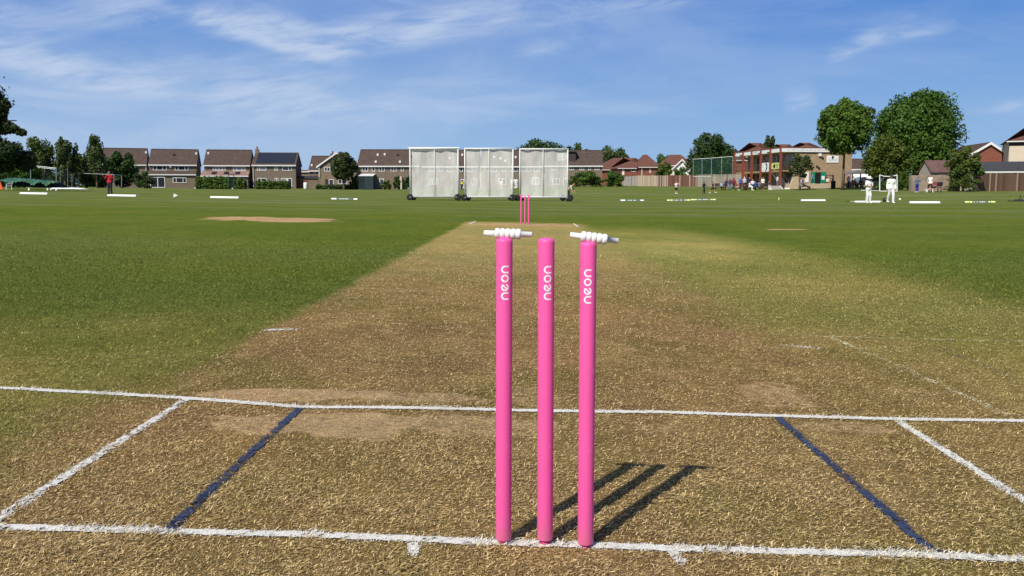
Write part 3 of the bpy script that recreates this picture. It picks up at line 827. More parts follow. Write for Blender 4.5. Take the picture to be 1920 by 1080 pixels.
# ------------------------------------------------------------------ houses
BRICK = mat('brown_brick', (.205, .160, .120), .9, .15, 1.5, .1, kind='brick')
BRICK2 = mat('buff_brick', (.235, .175, .12), .9, .15, 1.5, .1, kind='brick')
BUFF = mat('clubhouse_stone_brick', (.40, .285, .175), .9, .2, 1.2, .1, kind='brick')
RED = mat('red_brick', (.25, .092, .062), .9, .15, 1.5, .1, kind='brick')
CREAM = mat('cream_render', (.62, .52, .40), .9, .08, 2)
WHITEW = mat('white_render', (.80, .79, .75), .8, .06, 2)
TILE = mat('brown_roof_tile', (.108, .075, .062), .85, .2, 1.2, .15, kind='tile')
TILER = mat('red_roof_tile', (.175, .080, .058), .85, .2, 1.2, .15, kind='tile')
TILEP = mat('pinkish_roof_tile', (.33, .205, .17), .85, .15, 1.2, .15, kind='tile')
SLATE = mat('dark_slate_roof', (.05, .048, .055), .8, .2, 2)
WFRAME = mat('white_window_frame', (.78, .77, .74), .5, .05, 3)
GLASS = mat('window_glass', (.03, .035, .042), .08, .2, 2, .6)
GLASSL = mat('curtained_glass', (.24, .25, .25), .2, .3, 3, .5)
GUTTER = mat('white_gutter', (.72, .71, .68), .5, .06)
DARKW = mat('dark_wood', (.05, .035, .025), .8, .2, 6)
GREENF = mat('dark_green_frame', (.02, .06, .05), .6, .15, 4)
SOLAR = mat('solar_glass', (.012, .014, .022), .25, .2, 1.5, .5)
METAL = mat('grey_galvanised_steel', (.36, .38, .39), .5, .12, 5, .5, .5)


def window(parent, x0, x1, z0, z1, mull=(), glass=None, fr=.07, y=0.0, name='window', pmat=None):
    mb = MB(); ya, yb = y - .055, y - .004
    mb.box(x0, x1, ya, yb, z0, z0 + fr); mb.box(x0, x1, ya, yb, z1 - fr, z1)
    mb.box(x0, x0 + fr, ya + .002, yb, z0 + fr, z1 - fr); mb.box(x1 - fr, x1, ya + .002, yb, z0 + fr, z1 - fr)
    for m_ in mull:
        xm = x0 + (x1 - x0) * m_; mb.box(xm - fr / 2, xm + fr / 2, ya + .002, yb, z0 + fr, z1 - fr)
    w = mb.build(name, pmat or WFRAME, parent)
    MB().box(x0 + fr, x1 - fr, y - .025, y - .008, z0 + fr, z1 - fr).build('pane', glass or GLASS, w)
    return w


def gable_roof(mb, x0, x1, y0, y1, ze, zr, ov=.25, ovx=.12, th=.14, axis='x'):
    ym = (y0 + y1) / 2; s = (zr - ze) / (ym - y0)
    poly = [(y0 - ov, ze - s * ov + .02), (ym, zr + .02), (y1 + ov, ze - s * ov + .02), (y1 + ov, ze - s * ov + .02 + th), (ym, zr + .02 + th), (y0 - ov, ze - s * ov + .02 + th)]
    mb.prism(poly, axis, x0 - ovx, x1 + ovx)


class House:
    def __init__(s, label, px0, px1, D, rot, py_base, py_e, py_r, depth=7.5, wall=None, roof=None, name='house', gable=True):
        s.pc, s.D = (px0 + px1) / 2, D; s.q = D / F
        g = gp(s.pc, D); s.z0 = min(g.z, wz(s.pc, py_base, D)) - .15
        s.t = thing(name, label, 'house', (g.x, g.y, s.z0), R(rot))
        s.c = math.cos(R(rot)); s.x0, s.x1 = s.u(px0), s.u(px1); s.depth = depth
        s.ze = s.z(py_e); Dr = D + depth / 2; s.zr = wz(s.pc, py_r, Dr) - s.z0
        mb = MB(); mb.prism([(0, -.4), (depth, -.4), (depth, s.ze), (depth / 2, s.zr), (0, s.ze)], 'x', s.x0, s.x1)
        s.wall = mb.build('wall', wall or BRICK, s.t)
        rb = MB(); gable_roof(rb, s.x0, s.x1, 0, depth, s.ze, s.zr); s.roof = rb.build('roof', roof or TILE, s.t)
        gb = MB(); sl = (s.zr - s.ze) / (depth / 2)
        gb.box(s.x0 - .1, s.x1 + .1, -.36, -.26, s.ze - sl * .25 - .10, s.ze - sl * .25 + .10); gb.build('gutter', GUTTER, s.t)
        # ridge tiles
        MB().prism([(depth / 2 - .14, s.zr + .13), (depth / 2, s.zr + .25), (depth / 2 + .14, s.zr + .13)], 'x', s.x0 - .1, s.x1 + .1).build('ridge', roof or TILE, s.roof)
    def u(s, px): return (px - s.pc) * s.q / getattr(s, 'c', 1.0)
    def z(s, py): return wz(s.pc, py, s.D) - s.z0
    def win(s, a, b_, t, bt, mull=(.5,), glass=None, y=0.0): return window(s.t, s.u(a), s.u(b_), s.z(bt), s.z(t), mull, glass, .085, y)
    def door(s, a, b_, t, bt, glass=None, y=0.0, mull=()): return window(s.t, s.u(a), s.u(b_), s.z(bt), s.z(t), mull, glass, .10, y, 'door')
    def pipe(s, px, t, bt): MB().tube((s.u(px), -.12, s.z(t)), (s.u(px), -.12, s.z(bt)), .06, .06, 6).build('downpipe', GUTTER, s.t)
    def chimney(s, px, top, w=.7, pot=True, m=None, base=None):
        zt = wz(px, top, s.D + s.depth / 2) - s.z0; y = s.depth / 2
        mb = MB(); mb.box(s.u(px) - w / 2, s.u(px) + w / 2, y - .3, y + .3, s.zr - .8, zt); c = mb.build('chimney', m or BRICK, s.roof)
        if pot: MB().lathe([(.14, zt), (.11, zt + .5)], 8, Matrix.Translation((s.u(px), y, 0))).build('chimney_pot', RED, c)
    def vent(s, px, py, m=None):
        f = (s.z(py) - s.ze) / (s.zr - s.ze); y = f * s.depth / 2 * .93
        z = s.ze + (s.zr - s.ze) * y / (s.depth / 2)
        MB().box(s.u(px) - .16, s.u(px) + .16, y - .2, y + .1, z + .1, z + .48).build('roof_vent', m or GUTTER, s.roof)
    def leanto(s, a, b_, t, bt, out=2.4, roof=None, wall=None, base=True):
        x0, x1 = s.u(a), s.u(b_); zt, zb = s.z(t), s.z(bt)
        mb = MB(); mb.prism([(-out - .2, zb), (-.02, zt), (-.02, zt + .12), (-out - .2, zb + .12)], 'x', x0, x1); l = mb.build('lean_to_roof', roof or TILE, s.t)
        MB().box(x0, x1, -out - .3, -out - .21, zb - .08, zb + .1).build('lean_to_gutter', GUTTER, l)
        if base:
            MB().prism([(-out, -.4), (-.012, -.4), (-.012, zt - .05), (-out, zb + .02)], 'x', x0 + .1, x1 - .1).build('lean_to_wall', wall or BRICK, s.t)
        return l


h = House('brown house with only its roof and right corner showing behind the round tree', 197, 271, 150, 17, 352, 307, 280, 5.5)
h.win(252, 258, 311, 318, ()); h.vent(270, 286); h.pipe(271, 308, 330)
h = House('brown brick house with glass patio doors and a tiled lean-to', 286, 366, 148, 15, 352, 308, 282)
h.leanto(283, 366, 321.5, 328, .9)
h.win(292, 315, 311, 319.5, (.28, .72)); h.win(329, 352, 311, 319.5, (.25, .75)); h.vent(326, 291, DARKW); h.vent(364, 288)
h.door(288, 301, 332, 352, y=-.92); h.door(300, 313, 332, 352, y=-.94, glass=GLASS); h.win(326, 349, 333, 343, (.25, .75), y=-.92)
h.pipe(361, 330, 350); MB().ball((h.u(322), -.1, h.z(312.5)), .22).build('satellite_dish', GUTTER, h.t)
h = House('brown house with a pinkish lean-to roof holding three skylights', 387, 467, 148, 11, 352, 309, 283)
l = h.leanto(384, 467, 322, 331, 2.2, TILEP)
h.win(402, 424, 311.5, 320, (.25, .5, .75), GLASSL); h.win(437.5, 459.5, 311.5, 320.5, (.3, .72), GLASSL)
for p in (406, 427, 447):
    mb = MB(); x = h.u(p); zt, zb = h.z(322), h.z(331)
    f = lambda k: (-2.4 * k, zt + (zb - zt) * k * .92 + .14)
    (ya, za), (yb, zb2) = f(.25), f(.75)
    mb.prism([(ya, za), (yb, zb2), (yb, zb2 + .05), (ya, za + .05)], 'x', x - .38, x + .38); mb.build('skylight', SOLAR, l)
window(h.t, h.u(396), h.u(462), h.z(353), h.z(332.5), (.2, .4, .6, .8), None, .09, -2.22, 'glazed_front', GREENF)
h.pipe(464, 332, 350); h.vent(391, 288)
h = House('house with solar panels across its roof and a chimney at the left end', 476, 554, 148, 7, 352, 309, 288.5)
h.chimney(478.5, 280, .62)
d2 = h.depth / 2; sl = (h.zr - h.ze) / d2
mb = MB(); ya, yb = .12, d2 * .95
mb.prism([(ya, h.ze + sl * ya + .19), (yb, h.ze + sl * yb + .19), (yb, h.ze + sl * yb + .25), (ya, h.ze + sl * ya + .25)], 'x', h.u(482), h.u(551)); mb.build('solar_panel', SOLAR, h.roof)
h.win(484, 501, 312, 320, (.3,), GLASSL); h.win(515.5, 522, 312, 320); h.win(530, 547, 312, 320, (.65,))
h.win(484, 501, 334, 341, (.4,)); h.win(515.5, 522, 334, 341); h.win(527, 540, 334, 347, (.75,), GLASSL); h.door(538, 547, 334, 350); h.pipe(477.5, 311, 350)
# gabled house: a side range and a gable facing the field
h = House('low side range of the gabled house with a small window', 581, 640, 152, 4, 352, 319, 294.5)
h.win(588, 593, 319.5, 326, ()); h.vent(584.5, 312)
h.chimney(619, 288.5, .75, True, SLATE)
g = gp(632, 146); zf = g.z - .15
t = thing('house', 'gable fronted brick house behind the lollipop tree with white bargeboards', 'house', (g.x, g.y, zf), R(3)); q = 146 / F
x0, x1 = (598 - 632) * q, (668 - 632) * q; ze = wz(632, 312, 146) - zf; zr = wz(632, 287, 146) - zf
MB().prism([(x0, -.4), (x1, -.4), (x1, ze), ((x0 + x1) / 2, zr), (x0, ze)], 'y', 0, 8).build('wall', BRICK2, t)
rb = MB(); gable_roof(rb, 0, 8, x0, x1, ze, zr, .2, .25, .14, 'y')
rb.v = [(a_, b_, c_) for a_, b_, c_ in rb.v]; rb.build('roof', TILE, t)
bb = MB(); s_ = (zr - ze) / ((x1 - x0) / 2)
for sg, xa_ in ((1, x0 - .3), (-1, x1 + .3)):
    xm = (x0 + x1) / 2
    bb.prism([(xa_, ze - .3 * s_ - .12), (xm, zr - .12), (xm, zr + .16), (xa_, ze - .3 * s_ + .16)], 'y', -.34, -.26)
bb.build('bargeboard', WFRAME, t)
for a_, b_, tp, bt, mu in ((609, 625, 313, 321.5, (.33, .66)), (634, 651, 336, 345, (.4,)), (617, 626, 336, 350, ())):
    window(t, (a_ - 632) * q, (b_ - 632) * q, wz(632, bt, 146) - zf, wz(632, tp, 146) - zf, mu, None, .085)
MB().box((610 - 632) * q, (616 - 632) * q, -.06, -.004, wz(632, 350, 146) - zf, wz(632, 336, 146) - zf).build('door', DARKW, t)
MB().tube(((600 - 632) * q, -.12, wz(632, 312, 146) - zf), ((600 - 632) * q, -.12, wz(632, 332, 146) - zf), .08, .08, 6).build('downpipe', GUTTER, t)
# garage between
g = gp(576, 150); t = thing('garage', 'low flat roofed garage with a brown timber door between two houses', 'garage', (g.x, g.y, g.z)); q = 150 / F
MB().box(-21 * q, 21 * q, 0, 5, -.3, wz(576, 335, 150) - g.z).build('wall', BRICK, t)
MB().box(-22 * q, 22 * q, -.2, 5.2, wz(576, 335, 150) - g.z + .003, wz(576, 330, 150) - g.z).build('roof', SLATE, t)
MB().box(-18 * q, 2 * q, -.06, -.004, 0, wz(576, 338, 150) - g.z).build('door', mat('brown_garage_door', (.19, .085, .05), .7, .15, 8, kind='board'), t)
h = House('small bungalow gable peeping between the garage and the side range', 556, 588, 182, 0, 350, 322, 321, 5, BRICK2, TILER)

h = House('long brick house with a green conservatory left of the sightscreens', 672, 786, 147, 1, 354, 310, 282.5)
MB().prism([(0, -.4), (h.depth, -.4), (h.depth, h.ze), (h.depth / 2, h.zr), (0, h.ze)], 'x', h.x0 - .12, h.x0 - .003).build('gable_render', CREAM, h.t)
for a_, b_ in ((680, 691), (698, 704), (711, 722), (733, 744), (752, 757)): h.win(a_, b_, 312, 321.5, (.5,) if b_ - a_ > 7 else ())
for p_, y_, m_ in ((706, 291, GUTTER), (719, 290, GUTTER), (743, 291, DARKW), (705, 306, GUTTER), (750, 306, GUTTER)): h.vent(p_, y_, m_)
c = MB(); cx0, cx1, zt, zb = h.u(679), h.u(704), h.z(328), h.z(355); fr = .09
for x in np.linspace(cx0, cx1, 6): c.box(x - fr / 2, x + fr / 2, -2.6, -2.5, zb, zt - .25)
for z in (zt - .3, (zt + zb) / 2 + .5, zb): c.box(cx0, cx1, -2.61, -2.51, z, z + .1)
for x in (cx0, cx1): c.box(x - fr / 2, x + fr / 2, -1.3, -1.2, zb, zt - .1)
c = c.build('conservatory', GREENF, h.t)
MB().box(cx0 + .05, cx1 - .05, -2.57, -2.54, zb, zt - .3).build('pane', GLASS, c)
MB().prism([(-2.7, zt - .25), (-.02, zt + .12), (-.02, zt + .2), (-2.7, zt - .16)], 'x', cx0 - .1, cx1 + .1).build('canopy', GUTTER, c)
h.door(712, 720, 335, 350); h.door(760, 766, 340, 354, GLASSL); MB().box(h.u(752), h.u(755), -1.4, -.004, -.3, h.z(331)).build('garden_wall', CREAM, h.t)
h = House('terrace house with a broad roof behind the left and middle sightscreens', 789, 896, 148, -1, 353, 311, 283)
for a_, b_ in ((803, 815), (824, 830), (838, 850), (862, 868), (874, 886)): h.win(a_, b_, 313, 322, (.5,) if b_ - a_ > 7 else ())
h.door(864, 874, 336, 353, mull=(.5,)); h.win(884, 893, 335, 346); h.win(806, 822, 335, 346, (.33, .66), GLASSL); h.vent(865, 291); h.vent(842, 298)
h = House('terrace house with three small roof vents behind the middle sightscreen', 902, 1017, 148, -2, 353, 311, 283.5)
MB().prism([(0, -.4), (h.depth, -.4), (h.depth, h.ze), (h.depth / 2, h.zr), (0, h.ze)], 'x', h.x0 - .12, h.x0 - .003).build('gable_render', CREAM, h.t)
for a_, b_ in ((920, 932), (941, 948), (958, 970), (977, 984), (988, 995), (1001, 1011)): h.win(a_, b_, 313, 322, (.5,) if b_ - a_ > 7 else ())
h.win(885 + 50, 899 + 50, 335, 346, (.5,)); h.door(962, 970, 336, 352); h.door(997, 1011, 333, 346, GLASSL, 0, (.5,))
for p_, y_ in ((926, 296), (938, 299), (947, 304), (966, 296)): h.vent(p_, y_)
DB = mat('dormer_cladding', (.05, .035, .035), .7, .15, 3)
h = House('end terrace house with a dark box dormer right of the sightscreens', 1021, 1128, 148, -3, 353, 310, 284)
for a_, b_ in ((1034, 1044), (1067, 1076), (1086, 1095), (1102, 1107), (1114, 1123)): h.win(a_, b_, 312, 319, (.5,) if b_ - a_ > 7 else ())
xa_, xb_ = h.u(1040), h.u(1079); zt, zb = h.z(284.5), h.z(306)
dm = MB().box(xa_, xb_, .8, 3.6, zb, zt).build('dormer', DB, h.roof)
MB().box(xa_ - .15, xb_ + .15, .5, 3.7, zt + .003, zt + .16).build('dormer_roof', SLATE, dm)
window(dm, xa_ + .5, xa_ + 2.0, zb + .5, zt - .3, (.5,), GLASSL, .08, .8)
h.win(1036, 1050, 335, 346, (.5,)); h.door(1056, 1064, 334, 352)


def hip_house(label, px0, px1, D, rot, py_base, py_e, py_r, depth, wall, roof, hip0=True, hip1=True, name='house', inset=None):
    pc_ = (px0 + px1) / 2; g = gp(pc_, D); q = D / F; z0 = min(g.z, wz(pc_, py_base, D)) - .2
    t = thing(name, label, 'house', (g.x, g.y, z0), R(rot))
    x0, x1 = (px0 - pc_) * q / math.cos(R(rot)), (px1 - pc_) * q / math.cos(R(rot)); ze, zr = wz(pc_, py_e, D) - z0, wz(pc_, py_r, D + depth / 2) - z0
    MB().box(x0, x1, 0, depth, -.4, ze).build('wall', wall, t)
    o = .35; i0 = (inset or depth / 2) if hip0 else -o; i1 = (inset or depth / 2) if hip1 else -o
    vs = [(x0 - o, -o, ze - .05), (x1 + o, -o, ze - .05), (x1 + o, depth + o, ze - .05), (x0 - o, depth + o, ze - .05), (x0 + i0, depth / 2, zr), (x1 - i1, depth / 2, zr)]
    rb = MB().add(vs, [(3, 2, 1, 0), (0, 1, 5, 4), (1, 2, 5), (2, 3, 4, 5), (3, 0, 4)]); r_ = rb.build('roof', roof, t)
    MB().box(x0 - o - .02, x1 + o + .02, -o - .10, -o - .02, ze - .16, ze - .03).build('gutter', GUTTER, t)
    if not hip1:
        mb = MB(); mb.prism([(-o, ze + .0), (depth / 2, zr + .0), (depth / 2, zr - .3), (-o, ze - .3)], 'x', x1 + o + .003, x1 + o + .06); mb.build('bargeboard', WFRAME, t)
    u = lambda p: (p - pc_) * q / math.cos(R(rot)); zf = lambda p: wz(pc_, p, D) - z0
    return t, u, zf


t, u, zf = hip_house('red roofed house end-on beside the pale tree with a white bargeboard', 1120, 1172, 185, 8, 352, 318, 296, 9, RED, TILER, True, False)
t, u, zf = hip_house('red brick house with a broad hipped roof above the pale fence', 1160, 1218, 178, 6, 352, 315, 296, 9, RED, TILER)
window(t, u(1183), u(1192), zf(322), zf(316), (.5,), None, .09); window(t, u(1196), u(1200), zf(322), zf(316), (), GLASSL, .09); window(t, u(1166), u(1170), zf(328), zf(318), (), WFRAME, .09)
t, u, zf = hip_house('red brick house with the taller pointed hip roof', 1199, 1236, 176, 4, 352, 313, 290, 9, RED, TILER, True, True, inset=1.6)
window(t, u(1217), u(1220), zf(324), zf(316), (), GLASSL, .09); MB().tube((u(1203), -.1, 0), (u(1203), -.1, zf(313)), .08, .08, 6).build('downpipe', GUTTER, t)
t, u, zf = hip_house('large red roofed house with white gables beside the dark tree', 1236, 1300, 182, -6, 352, 310, 290, 10, CREAM, TILER, True, True, inset=2.5)
g = gp(1276, 176)
for nm, a_, b_, pe, pr, Dg in (('cream gable wing of the large red roofed house', 1262, 1294, 316, 300, 172), ('second smaller cream gable by the dark tree', 1284, 1312, 318, 304, 168)):
    pc_ = (a_ + b_) / 2; g = gp(pc_, Dg); q = Dg / F; t = thing('house', nm, 'house', (g.x, g.y, g.z), R(-12)); x0, x1 = (a_ - pc_) * q, (b_ - pc_) * q
    ze, zr = wz(pc_, pe, Dg) - g.z, wz(pc_, pr, Dg) - g.z
    MB().prism([(x0, -.4), (x1, -.4), (x1, ze), (0, zr), (x0, ze)], 'y', 0, 7).build('wall', WHITEW, t)
    rb = MB(); gable_roof(rb, 0, 7, x0, x1, ze, zr, .3, .3, .16, 'y'); rb.build('roof', TILER, t)
    bb = MB(); s_ = (zr - ze) / x1
    for sg in (-1, 1): bb.prism([(sg * (x1 + .35), ze - .35 * s_ - .1), (0, zr - .1), (0, zr + .2), (sg * (x1 + .35), ze - .35 * s_ + .2)], 'y', -.42, -.32)
    bb.build('bargeboard', WFRAME, t)
    window(t, x0 * .3 - .4, x0 * .3 + 1.0, ze - 1.4, ze - .3, (.5,), None, .09)
# behind the clubhouse
t, u, zf = hip_house('red hip roofed house directly behind the clubhouse balcony', 1398, 1460, 190, 6, 350, 294, 268, 10, RED, TILER, True, True)
t, u, zf = hip_house('red roofed house behind the clubhouse with its ridge above the fascia', 1452, 1500, 200, 0, 350, 290, 270.5, 9, RED, TILER)
t, u, zf = hip_house('long red roofed house behind the right half of the clubhouse', 1484, 1556, 180, 0, 350, 286, 267.5, 10, RED, TILER)
t, u, zf = hip_house('dark roofed house glimpsed through the left bay of the balcony', 1352, 1396, 182, 6, 350, 300, 279, 9, RED, TILE)
window(t, u(1374), u(1384), zf(304), zf(300.5), (.5,), None, .09)
h = House('white rendered house between the clubhouse and the olive tree', 1593, 1632, 150, -4, 352, 317, 300, 7, WHITEW, TILE)
h.win(1602.5, 1607.5, 318, 323, (.5,)); h.win(1612, 1617, 318, 323, (.5,)); h.leanto(1597, 1629, 328, 334, 1.5, WHITEW, WHITEW)
# right-hand houses
g = gp(1852, 112); t = thing('house', 'red brick gable end with white bargeboards above the brown fence', 'house', (g.x, g.y, g.z), R(-9)); q = 112 / F
zz = lambda p: wz(1852, p, 112) - g.z; x0, x1, xm = (1808 - 1852) * q, (1892 - 1852) * q, 0
ze, zr = zz(297), zz(269)
MB().prism([(x0, -.4), (x1, -.4), (x1, ze), (xm, zr), (x0, ze)], 'y', 0, 10).build('wall', RED, t)
rb = MB(); gable_roof(rb, 0, 10, x0, x1, ze, zr, .3, .2, .16, 'y'); rb.build('roof', TILE, t)
bb = MB(); s_ = (zr - ze) / x1
for sg, xe in ((-1, x0), (1, x1)): bb.prism([(xe + sg * .35, ze - .35 * s_ - .14), (xm, zr - .14), (xm, zr + .18), (xe + sg * .35, ze - .35 * s_ + .18)], 'y', -.30, -.22)
bb.build('bargeboard', WFRAME, t)
t, u, zf = hip_house('tall cream house with a red roof cut by the right edge', 1900, 1990, 104, -24, 352, 263, 240, 9, CREAM, TILER)
MB().box(u(1899), u(1990), -.06, -.004, zf(272), zf(262)).build('dark_cladding', DB, t)
g = gp(1880, 98); t = thing('bungalow', 'white low building with a dark slate roof behind the brown fence', 'house', (g.x, g.y, g.z), R(-12)); q = 98 / F; zz = lambda p: wz(1880, p, 98) - g.z
x0, x1 = (1839 - 1880) * q, (1935 - 1880) * q
MB().prism([(0, -.3), (6, -.3), (6, zz(318)), (3, zz(304)), (0, zz(320))], 'x', x0, x1).build('wall', WHITEW, t)
rb = MB(); gable_roof(rb, x0, x1, 0, 6, zz(321), zz(304), .25, .05, .14); rb.build('roof', SLATE, t)
MB().box(x0 - .1, x1, -.40, -.30, zz(324), zz(321.5)).build('gutter', GUTTER, t)
window(t, (1848 - 1880) * q, (1866 - 1880) * q, zz(333), zz(326), (.5,), None, .07)
# small stone outbuilding
g = gp(1762, 95); t = thing('outbuilding', 'small rendered outbuilding with a brown tiled roof behind the stone wall', 'building', (g.x, g.y, g.z), R(2)); q = 95 / F; zz = lambda p: wz(1762, p, 95) - g.z
MB().prism([(-1.3, -.3), (1.3, -.3), (1.3, zz(322)), (0, zz(303)), (-1.3, zz(322))], 'x', -1.7, 2.6).build('wall', mat('grey_render', (.36, .31, .25), .9, .15, 2), t)
rb = MB(); gable_roof(rb, -1.7, 2.6, -1.3, 1.3, zz(322), zz(303), .2, .12, .12); rb.build('roof', mat('purple_brown_tile', (.17, .095, .085), .85, .2, 1.2, kind='tile'), t)

# ------------------------------------------------------------------ fences and walls
def board_fence(label, pts, h0, h1, rgb, rgb2=None, posts=2.4, gate=False, name='board_fence', post_rgb=None, mixp=.5):
    """pts: (px, D) along the run; boards stand side by side between posts, following the ground."""
    P = [gp(*p) for p in pts]; o = P[0].copy()
    t = thing(name, label, 'fence', o); bm_ = MB(); r = random.Random(len(label)); pmat_ = mat('fence_post_' + name + str(len(label)), post_rgb or tuple(v * 1.25 for v in rgb), .9, .2, 5)
    rm = MB()
    for a, b_ in zip(P, P[1:]):
        L = (b_ - a).xy.length; dv = (b_ - a).xy / L; n = max(1, int(L / .16))
        for i in range(n):
            s0, s1 = i * L / n + .004, (i + 1) * L / n - .004
            hh = h0 + (h1 - h0) * (i / n) + r.uniform(-.02, .02); base = G(a.x + dv.x * s0, a.y + dv.y * s0) - o.z
            c = rgb2 if (rgb2 and r.random() < mixp) else rgb; k = r.uniform(.78, 1.2); c = tuple(v * k for v in c)
            p0, p1 = (a.xy + dv * s0 - o.xy), (a.xy + dv * s1 - o.xy); nv = Vector((dv.y, -dv.x)) * .012
            poly = [p0 + nv, p1 + nv, p1 - nv, p0 - nv]
            bm_.prism([tuple(v) for v in poly], 'z', base - .1 if not gate else base + .06, base + hh, 0, c)
        k = int(L / posts)
        for i in range(k + 1):
            p = a.xy + dv * min(L, i * posts) - o.xy; base = G(*(p + o.xy)) - o.z; nv = Vector((dv.y, -dv.x)) * .07
            p = p + nv
            MB().box(p.x - .06, p.x + .06, p.y - .05, p.y + .05, base - .2, base + h0 + .08).build('post', pmat_, t)
        for zf_ in (.3, .8):
            p0, p1 = a.xy - o.xy - Vector((dv.y, -dv.x)) * .035, b_.xy - o.xy - Vector((dv.y, -dv.x)) * .035
            rm.tube((p0.x, p0.y, a.z - o.z + h0 * zf_), (p1.x, p1.y, b_.z - o.z + h1 * zf_), .04, .04, 4)
    bm_.build('panel', mat('weathered_boards', (1, 1, 1), .9, .15, 8, .1, attr=True), t)
    rm.build('rail', mat('fence_rail', (.18, .14, .10), .9, .2, 5), t)
    return t


PALE, GREYW, RUST, BROWN = (.42, .34, .25), (.30, .28, .25), (.15, .075, .055), (.125, .075, .052)
board_fence('short grey gate panels at the left end of the far fence', [(1167, 146), (1196, 146)], 1.55, 1.75, (.33, .31, .28), None, 1.3, True, 'gate_fence')
board_fence('pale weathered board fence under the red hipped roofs', [(1196.5, 146), (1235, 145)], 1.75, 1.75, PALE)
board_fence('rust streaked board fence left of the green netting', [(1235.5, 145), (1306, 141)], 1.75, 1.85, RUST, (.40, .33, .27), mixp=.38)
board_fence('grey weathered board fence behind the green netting', [(1306.5, 141), (1392, 138)], 1.9, 2.0, (.30, .265, .215))
board_fence('dark brown board fence at the right edge beyond the hawthorn', [(1824, 87), (1866, 88), (1960, 88)], 1.72, 1.75, BROWN, None, 2.1, post_rgb=(.30, .23, .16))


def stone_wall(name, label, px0, px1, D, top, th, m, cat='wall', base=None):
    a, b_ = gp(px0, D), gp(px1, D); g = (a + b_) / 2; t = MB(); r = random.Random(5); n = max(6, int((b_.x - a.x) / .35))
    zt = wz((px0 + px1) / 2, top, D) - g.z
    poly = [(a.x - g.x, -.4)] + [(b_.x - g.x, -.4)] + [(b_.x - g.x - (b_.x - a.x) * i / n, zt + r.uniform(-.06, .06)) for i in range(n + 1)]
    t.prism(poly, 'y', 0, th)
    return tag(t.build(name, m, None, loc=g), label, cat)


STONE = mat('rubble_stone', (.33, .255, .195), .95, .35, 3.0, .1, 0, .8, rgb2=(.24, .19, .15))
PSTONE = mat('pale_terrace_stone', (.46, .36, .25), .95, .3, 3.0, .1, 0, .6)
stone_wall('stone_wall', 'rough rubble stone wall behind the bench and the two boys', 1708, 1800, 88, 328.5, .5, STONE)

# ------------------------------------------------------------------ clubhouse
Cc = gp(1466, 124); Zc = wz(1466, 352.5, 124)
PV = thing('clubhouse', 'two storey brick clubhouse with a red posted balcony and white fascia', 'pavilion', (Cc.x, Cc.y, Zc), R(8.3))
POST = mat('red_brown_post_paint', (.23, .062, .035), .7, .15, 4)
WOODB = mat('balcony_timber', (.34, .22, .11), .8, .2, 5)
DKW = mat('dark_grey_render', (.26, .24, .21), .9, .12, 2)  # dark grey render of the low clubhouse wall
FAS = mat('white_fascia_paint', (.80, .79, .77), .6, .05, 3)
Wd, Ln = 10.4, 17.0; bx = 1.9
# brick block: stands behind the balcony strip
MB().prism([(bx, 0.0), (Wd, 0.0), (Wd, Ln), (bx, Ln)], 'z', -.6, 5.05).build('wall', BUFF, PV)
MB().box(-.25, Wd - 3.2, -.22, Ln + .2, 5.06, 5.62).build('roof_edge', FAS, PV)
MB().box(-.3, Wd - 3.1, -.27, Ln + .25, 5.623, 5.74).build('roof', mat('red_roof_edging', (.22, .08, .06), .8, .15, 3), PV)
MB().box(0.0, bx - .003, .05, Ln, 2.32, 2.52).build('balcony_floor', WOODB, PV)
for i in range(6):
    y = .09 + i * 3.36
    MB().box(-.42, -.12, y - .15, y + .15, -.6, 5.75 if i else 5.8).build('post', POST, PV)
MB().box(-.1, 0.05, .2, Ln, 2.25, 2.56).build('balcony_beam', WOODB, PV)
rl = MB()
for i in range(5):
    y0 = .09 + i * 3.36
    rl.tube((-.1, y0, 3.5), (-.1, y0 + 3.36, 3.5), .035, .035, 6); rl.tube((-.1, y0, 2.75), (-.1, y0 + 3.36, 2.75), .025, .025, 6)
    for k in range(1, 12): rl.tube((-.1, y0 + k * .28, 2.75), (-.1, y0 + k * .28, 3.5), .012, .012, 4)
rl.tube((-.1, .09, 3.5), (bx, .09, 3.5), .035, .035, 6)
for k in range(1, 8): rl.tube((-.1 + k * .25, .09, 2.56), (-.1 + k * .25, .09, 3.5), .015, .015, 4)
rl.build('balcony_rail', mat('dark_rail', (.10, .08, .07), .6, .1), PV)
# windows and doors on the balcony side: face -x, so build on a turned child axis
def side_win(y0, y1, z0, z1, mull, glass=None, nm='window', frm=None):
    mb = MB(); fr = .08; X0, X1 = bx - .06, bx - .004
    mb.box(X0, X1, y0, y1, z0, z0 + fr); mb.box(X0, X1, y0, y1, z1 - fr, z1)
    for m_ in (0, *mull, 1):
        ym = y0 + fr / 2 + (y1 - y0 - fr) * m_; mb.box(X0 + .002, X1, ym - fr / 2, ym + fr / 2, z0 + fr, z1 - fr)
    w = mb.build(nm, frm or WFRAME, PV)
    MB().box(bx - .03, bx - .008, y0 + fr, y1 - fr, z0 + fr, z1 - fr).build('pane', glass or GLASS, w)
for i in range(5):
    y = .3 + i * 3.36
    side_win(y + .3, y + 2.9, 2.6 if i in (1, 3) else 3.2, 4.85, (.35, .68), GLASS if i % 2 else GLASSL, frm=METAL)
    side_win(y + .5, y + 2.6, .9, 2.05, (.5,), GLASS, frm=DARKW)
MB().box(bx - .02, bx - .003, .02, Ln, -.3, .88).build('plinth', DKW, PV)
